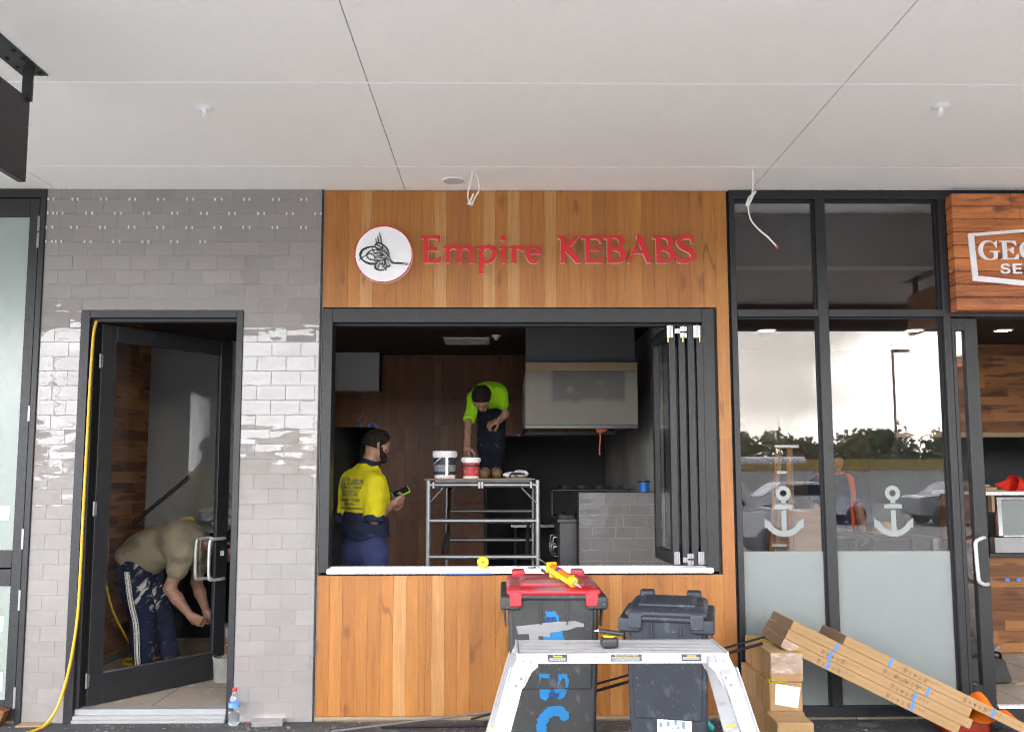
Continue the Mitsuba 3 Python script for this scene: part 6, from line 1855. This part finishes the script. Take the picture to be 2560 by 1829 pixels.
cr = thing('wire_crate', 'brown slatted crate stack on the floor inside the seafood shop', 'crate')
for i in range(10):
    part(cr, 'slat', bx(4.48 + i * .085, 4.53 + i * .085, 2.30, 2.315, FL, .66), 'cardboard_end')
for i in range(6):
    part(cr, 'rail', bx(4.46, 5.4, 2.285, 2.298, FL + .03 + i * .10, FL + .065 + i * .10), 'cardboard_end')
part(cr, 'body', bx(4.47, 5.38, 2.318, 2.7, FL, .64), 'black_seal')
gt = thing('green_tray', 'green plastic tray on the floor beside the red tool case', 'tray')
prin('green_plastic', (.02, .30, .06), .4)
part(gt, 'base', bx(4.05, 4.86, 1.95, 2.24, FL + .001, FL + .02, .003), 'green_plastic')
part(gt, 'rim', cat(bx(4.05, 4.86, 1.94, 1.95, FL + .001, FL + .06, .002), bx(4.05, 4.86, 2.24, 2.25, FL + .001, FL + .06, .002), bx(4.04, 4.05, 1.94, 2.25, FL + .001, FL + .06, .002)), 'green_plastic')
rc = thing('tool_case', 'open red and black plastic tool case on the floor', 'tool case')
prin('case_red', (.42, .03, .025), .45)
part(rc, 'tray', cat(rbox(4.46, 5.1, 1.72, 1.745, FL + .001, FL + .12, .01), rbox(4.46, 5.1, 1.98, 2.005, FL + .001, FL + .12, .01), rbox(4.46, 4.485, 1.74, 1.99, FL + .001, FL + .12, .01), bx(4.47, 5.1, 1.74, 1.99, FL + .001, FL + .02)), 'case_red', 30)
for i, x in enumerate((4.52, 4.60, 4.78, 4.88)):
    part(rc, 'latch', rbox(x, x + (.03 if i != 1 else .13), 1.708, 1.722, FL + .03, FL + .09, .005), 'black_plastic', 30)
parts(rc, 'tool', (rbox(4.55, 4.8, 1.78, 1.85, FL + .022, FL + .09, .02), rbox(4.82, 5.0, 1.8, 1.94, FL + .022, FL + .08, .02)), 'black_plastic', 30)
tbg = thing('tool_bag', 'open black canvas tool bag on the floor just inside the seafood shop entrance', 'bag')
part(tbg, 'body', taper(3.48, 3.80, .55, .85, FL + .001, 3.46, 3.77, .57, .84, FL + .19, .035), prin('canvas_black', (.035, .034, .032), .9), 35)
part(tbg, 'flap', taper(3.47, 3.62, .60, .84, FL + .19, 3.45, 3.60, .66, .84, FL + .34, .02), 'black_cloth', 35)
parts(tbg, 'inner_tool', (rod((3.66, .66, FL + .15), (3.74, .62, FL + .27), .014), rod((3.60, .72, FL + .16), (3.65, .70, FL + .28), .012), rbox(3.66, 3.75, .70, .80, FL + .17, FL + .235, .015)), 'label_grey', 40)
part(tbg, 'strap', tube([(3.50, .60, FL + .18), (3.56, .52, FL + .24), (3.68, .52, FL + .24), (3.74, .60, FL + .18)], .010, 8), 'black_cloth', True)
st_ = thing('timber_scrap', 'scrap of pale timber on the shop floor', 'timber scrap')
part(st_, 'strip', mv(bx(-.14, .14, -.012, .012, 0, .012), (3.93, .62, FL), rz=28), 'pine')
bd = thing('wall_board', 'large brown board leaning inside the left pane of the shop window', 'board')
part(bd, 'sheet', bx(2.34, 2.80, 1.50, 1.53, FL, 1.345), 'plywood')
parts(bd, 'batten', (bx(2.335, 2.36, 1.485, 1.50, 1.18, 1.20), bx(2.335, 2.36, 1.485, 1.50, 1.02, 1.04)), 'pine')
pr_ = thing('tall_panel', 'dark panel standing beside the brown board behind the left pane', 'panel')
part(pr_, 'sheet', bx(1.95, 2.33, 1.52, 1.56, FL, 1.325), 'label_dark')
part(pr_, 'frame', bx(1.90, 1.945, 1.50, 1.57, FL, 1.33), 'ceiling_dark')
ld = thing('stepladder', 'orange fibreglass stepladder folded up behind the left pane of the shop window', 'stepladder')
prin('ladder_orange', (.52, .22, .05), .5)
for a, b, c in (((2.20, 1.42, FL), (2.38, 1.46, 1.88), 'ladder_orange'), ((2.42, 1.30, FL), (2.47, 1.44, 1.88), 'ladder_orange'), ((2.24, 1.46, FL), (2.41, 1.475, 1.86), 'aluminium'), ((2.46, 1.36, FL), (2.50, 1.47, 1.86), 'aluminium')):
    part(ld, 'rail', tube([a, b], .030, 4, smooth=False, flat=.5), c)
part(ld, 'top_cap', rbox(2.34, 2.56, 1.42, 1.485, 1.865, 1.90, .01), 'aluminium', 30)
for z in (.4, .72, 1.04, 1.36, 1.66):
    t = (z - FL) / 1.8
    part(ld, 'tread', bx(2.20 + .18 * t, 2.42 + .05 * t, 1.39 + .05 * t, 1.45 + .02 * t, z - .012, z + .012), 'aluminium')
tb_ = thing('work_table', 'table strewn with dark tools behind the right pane of the shop window', 'table')
part(tb_, 'top', bx(2.95, 4.05, 2.0, 2.5, 1.05, 1.08, .003), 'ceiling_dark')
parts(tb_, 'leg', ([bx(x, x + .05, y, y + .05, FL, 1.049) for x in (2.97, 3.98) for y in (2.02, 2.43)]), 'dark_steel')
dk = thing('drill', 'black cordless drill lying on the table behind the right pane', 'drill')
part(dk, 'body', rbox(3.02, 3.22, 2.10, 2.18, 1.081, 1.16, .025), 'black_plastic', 35)
part(dk, 'chuck', rod((3.22, 2.14, 1.12), (3.28, 2.14, 1.12), .018), 'dark_steel', 40)
hh_ = thing('hard_hat', 'cream hard hat on the table behind the right pane', 'hard hat')
dome = trimesh.creation.icosphere(3, .12)
v = np.array(dome.vertices) * [1.0, .85, .9]
v[:, 2] = np.maximum(v[:, 2], 0)
dome.vertices = v
part(hh_, 'shell', mv(dome, (3.62, 2.2, 1.085)), 'pine', 40)
part(hh_, 'brim', mv(lathe([(.115, 0), (.15, -.004), (.15, .002), (.118, .012)], 28), (3.62, 2.18, 1.0875)), 'pine', 40)
# ------------------------------------------------------------------ the street behind the camera, seen mirrored in the glass
prin('leaf_green', P(lambda p, n, uv: MIX((.065, .09, .045), (.18, .20, .10), FB(p.x * .5, p.y * .5, p.z * .6, octaves=3))), .8, spec=.2)
prin('bark', (.10, .075, .055), .9)
prin('dull_yellow', (.30, .22, .05), .7)
lf = []
for i in range(46):
    cx, cy = -62 + i * 2.9 + rng.uniform(-1, 1), -66 - rng.uniform(0, 12)
    hgt, rad = rng.uniform(3.8, 6.0), rng.uniform(2.4, 4.0)
    n_ = 1500
    d = rng.normal(size=(n_, 3))
    d /= np.linalg.norm(d, axis=1, keepdims=True)
    rr = rad * (.55 + .5 * rng.random(n_)) * (.7 + .6 * meshkit.noise(d * 2.2 + i * 3, i))
    c = np.array([cx, cy, hgt * .60]) + d * rr[:, None] * np.array([1, 1, hgt / rad * .42])
    c = c[c[:, 2] > .3]
    a = rng.normal(size=(len(c), 3))
    b = rng.normal(size=(len(c), 3))
    s = rng.uniform(.16, .36, (len(c), 1))
    a = a / np.linalg.norm(a, axis=1, keepdims=True) * s
    b = b / np.linalg.norm(b, axis=1, keepdims=True) * s * .7
    v = np.stack([c - a, c - b, c + a, c + b], 1).reshape(-1, 3)
    f = np.arange(len(c))[:, None] * 4
    lf.append(trimesh.Trimesh(v, np.vstack([f + [0, 1, 2], f + [0, 2, 3]]), process=False))
solo('far_wood', 'line of dark green trees across the car park', 'trees', cat(lf), 'leaf_green')
labels['far_wood']['kind'] = 'stuff'
for x, y in ((24.0, -46.0), (3.0, -58.0), (-30.0, -52.0)):
    k = thing('light_pole', {24.0: 'tall light pole at the sunny end of the car park', 3.0: 'tall light pole farthest across the car park', -30.0: 'tall light pole at the shady end of the car park'}[x], 'light pole', 'light poles across the car park')
    part(k, 'pole', rod((x, y, -.15), (x, y, 9.0), .07), 'dark_steel', 40)
    part(k, 'lamp_arm', bx(x - .05, x + 1.0, y - .12, y + .12, 8.95, 9.1), 'dark_steel')
prin('car_white', (.62, .63, .65), .25, spec=.6)
prin('car_silver', (.35, .36, .38), .3, metal=.5)


def vehicle(x, y, rz, mt, lab, ute=False):
    k = thing('utility_truck' if ute else 'parked_car', lab, 'truck' if ute else 'car')
    M_ = T().translate([x, y, -.15]) @ T().rotate([0, 0, 1], rz)
    side = Polygon([(-2.5, .45), (-2.5, .95), (-1.2, 1.02), (-.9, 1.02), (-.4, 1.62), (.9, 1.68), (1.25, 1.05), (2.45, .95), (2.5, .45)] if ute else [(-2.2, .35), (-2.2, .95), (-1.6, 1.0), (-1.0, 1.42), (.4, 1.45), (1.0, .98), (2.1, .85), (2.15, .35)])
    side = side.buffer(-.06).buffer(.12).buffer(-.06)
    m = wallxz(side, .85, 1.7)
    part(k, 'body', m, mt, 30, to=M_)
    win = Polygon([(-.55, 1.08), (-.28, 1.52), (.72, 1.56), (.98, 1.10)] if ute else [(-1.3, 1.0), (-.85, 1.34), (.32, 1.36), (.75, 1.0)])
    part(k, 'window', cat(wallxz(win, -.851, .008), wallxz(win, .859, .008)), 'screen_dark', to=M_)
    for wx in (-1.5, 1.5):
        for wy in (-.80, .80):
            part(k, 'wheel', mv(lathe([(0, -.1), (.28, -.1), (.34, -.07), (.34, .07), (.28, .1), (0, .1)], 24), (wx, wy, .34), rx=90), 'black_plastic', 40, to=M_)
    if ute:
        for px in (-2.3, -.5, .7):
            part(k, 'rack_post', cat(*[rod((px, sy, .9), (px, sy, 1.95), .03) for sy in (-.75, .75)] + [rod((px, -.75, 1.95), (px, .75, 1.95), .03)]), 'aluminium', to=M_)
        part(k, 'pipe_carrier', rod((-2.6, .55, 2.05), (2.3, .55, 2.05), .075), 'white_gloss', 40, to=M_)
        part(k, 'ladder_load', bx(-2.7, 2.1, -.55, -.15, 2.0, 2.12), 'ladder_orange', to=M_)


vehicle(4.2, -13.0, 4, 'car_white', 'white utility truck with a pipe rack parked behind the viewer', True)
vehicle(-3.8, -21.0, -6, 'car_silver', 'silver car parked by itself in the middle of the car park')
vehicle(10.5, -24.0, 3, 'car_white', 'white car parked beside a silver one')
vehicle(16.0, -23.0, 3, 'car_silver', 'silver car parked beside a white one')
ob = thing('warehouse', 'long low pale building with a yellow fascia across the car park', 'building')
part(ob, 'wall', bx(-20, 26, -50, -44, -.15, 1.75), 'wall_white')
part(ob, 'fascia', bx(-20.1, 26.1, -44.05, -43.9, 1.75, 2.35), 'dull_yellow')
part(ob, 'door', bx(2, 6, -44.02, -43.95, -.15, 1.7), 'screen_dark')

an = thing('added_reflection_block', 'brown block added out of view to darken the reflection in the door glass', 'building')
part(an, 'wall', bx(17.0, 34.0, -26.0, 4.0, -.15, 5.5), 'ceiling_dark')  # unseen block, added to keep bright sky out of the door reflection
part(an, 'parapet', bx(16.9, 34.1, -26.1, 4.1, 5.5, 5.9), 'dull_orange')
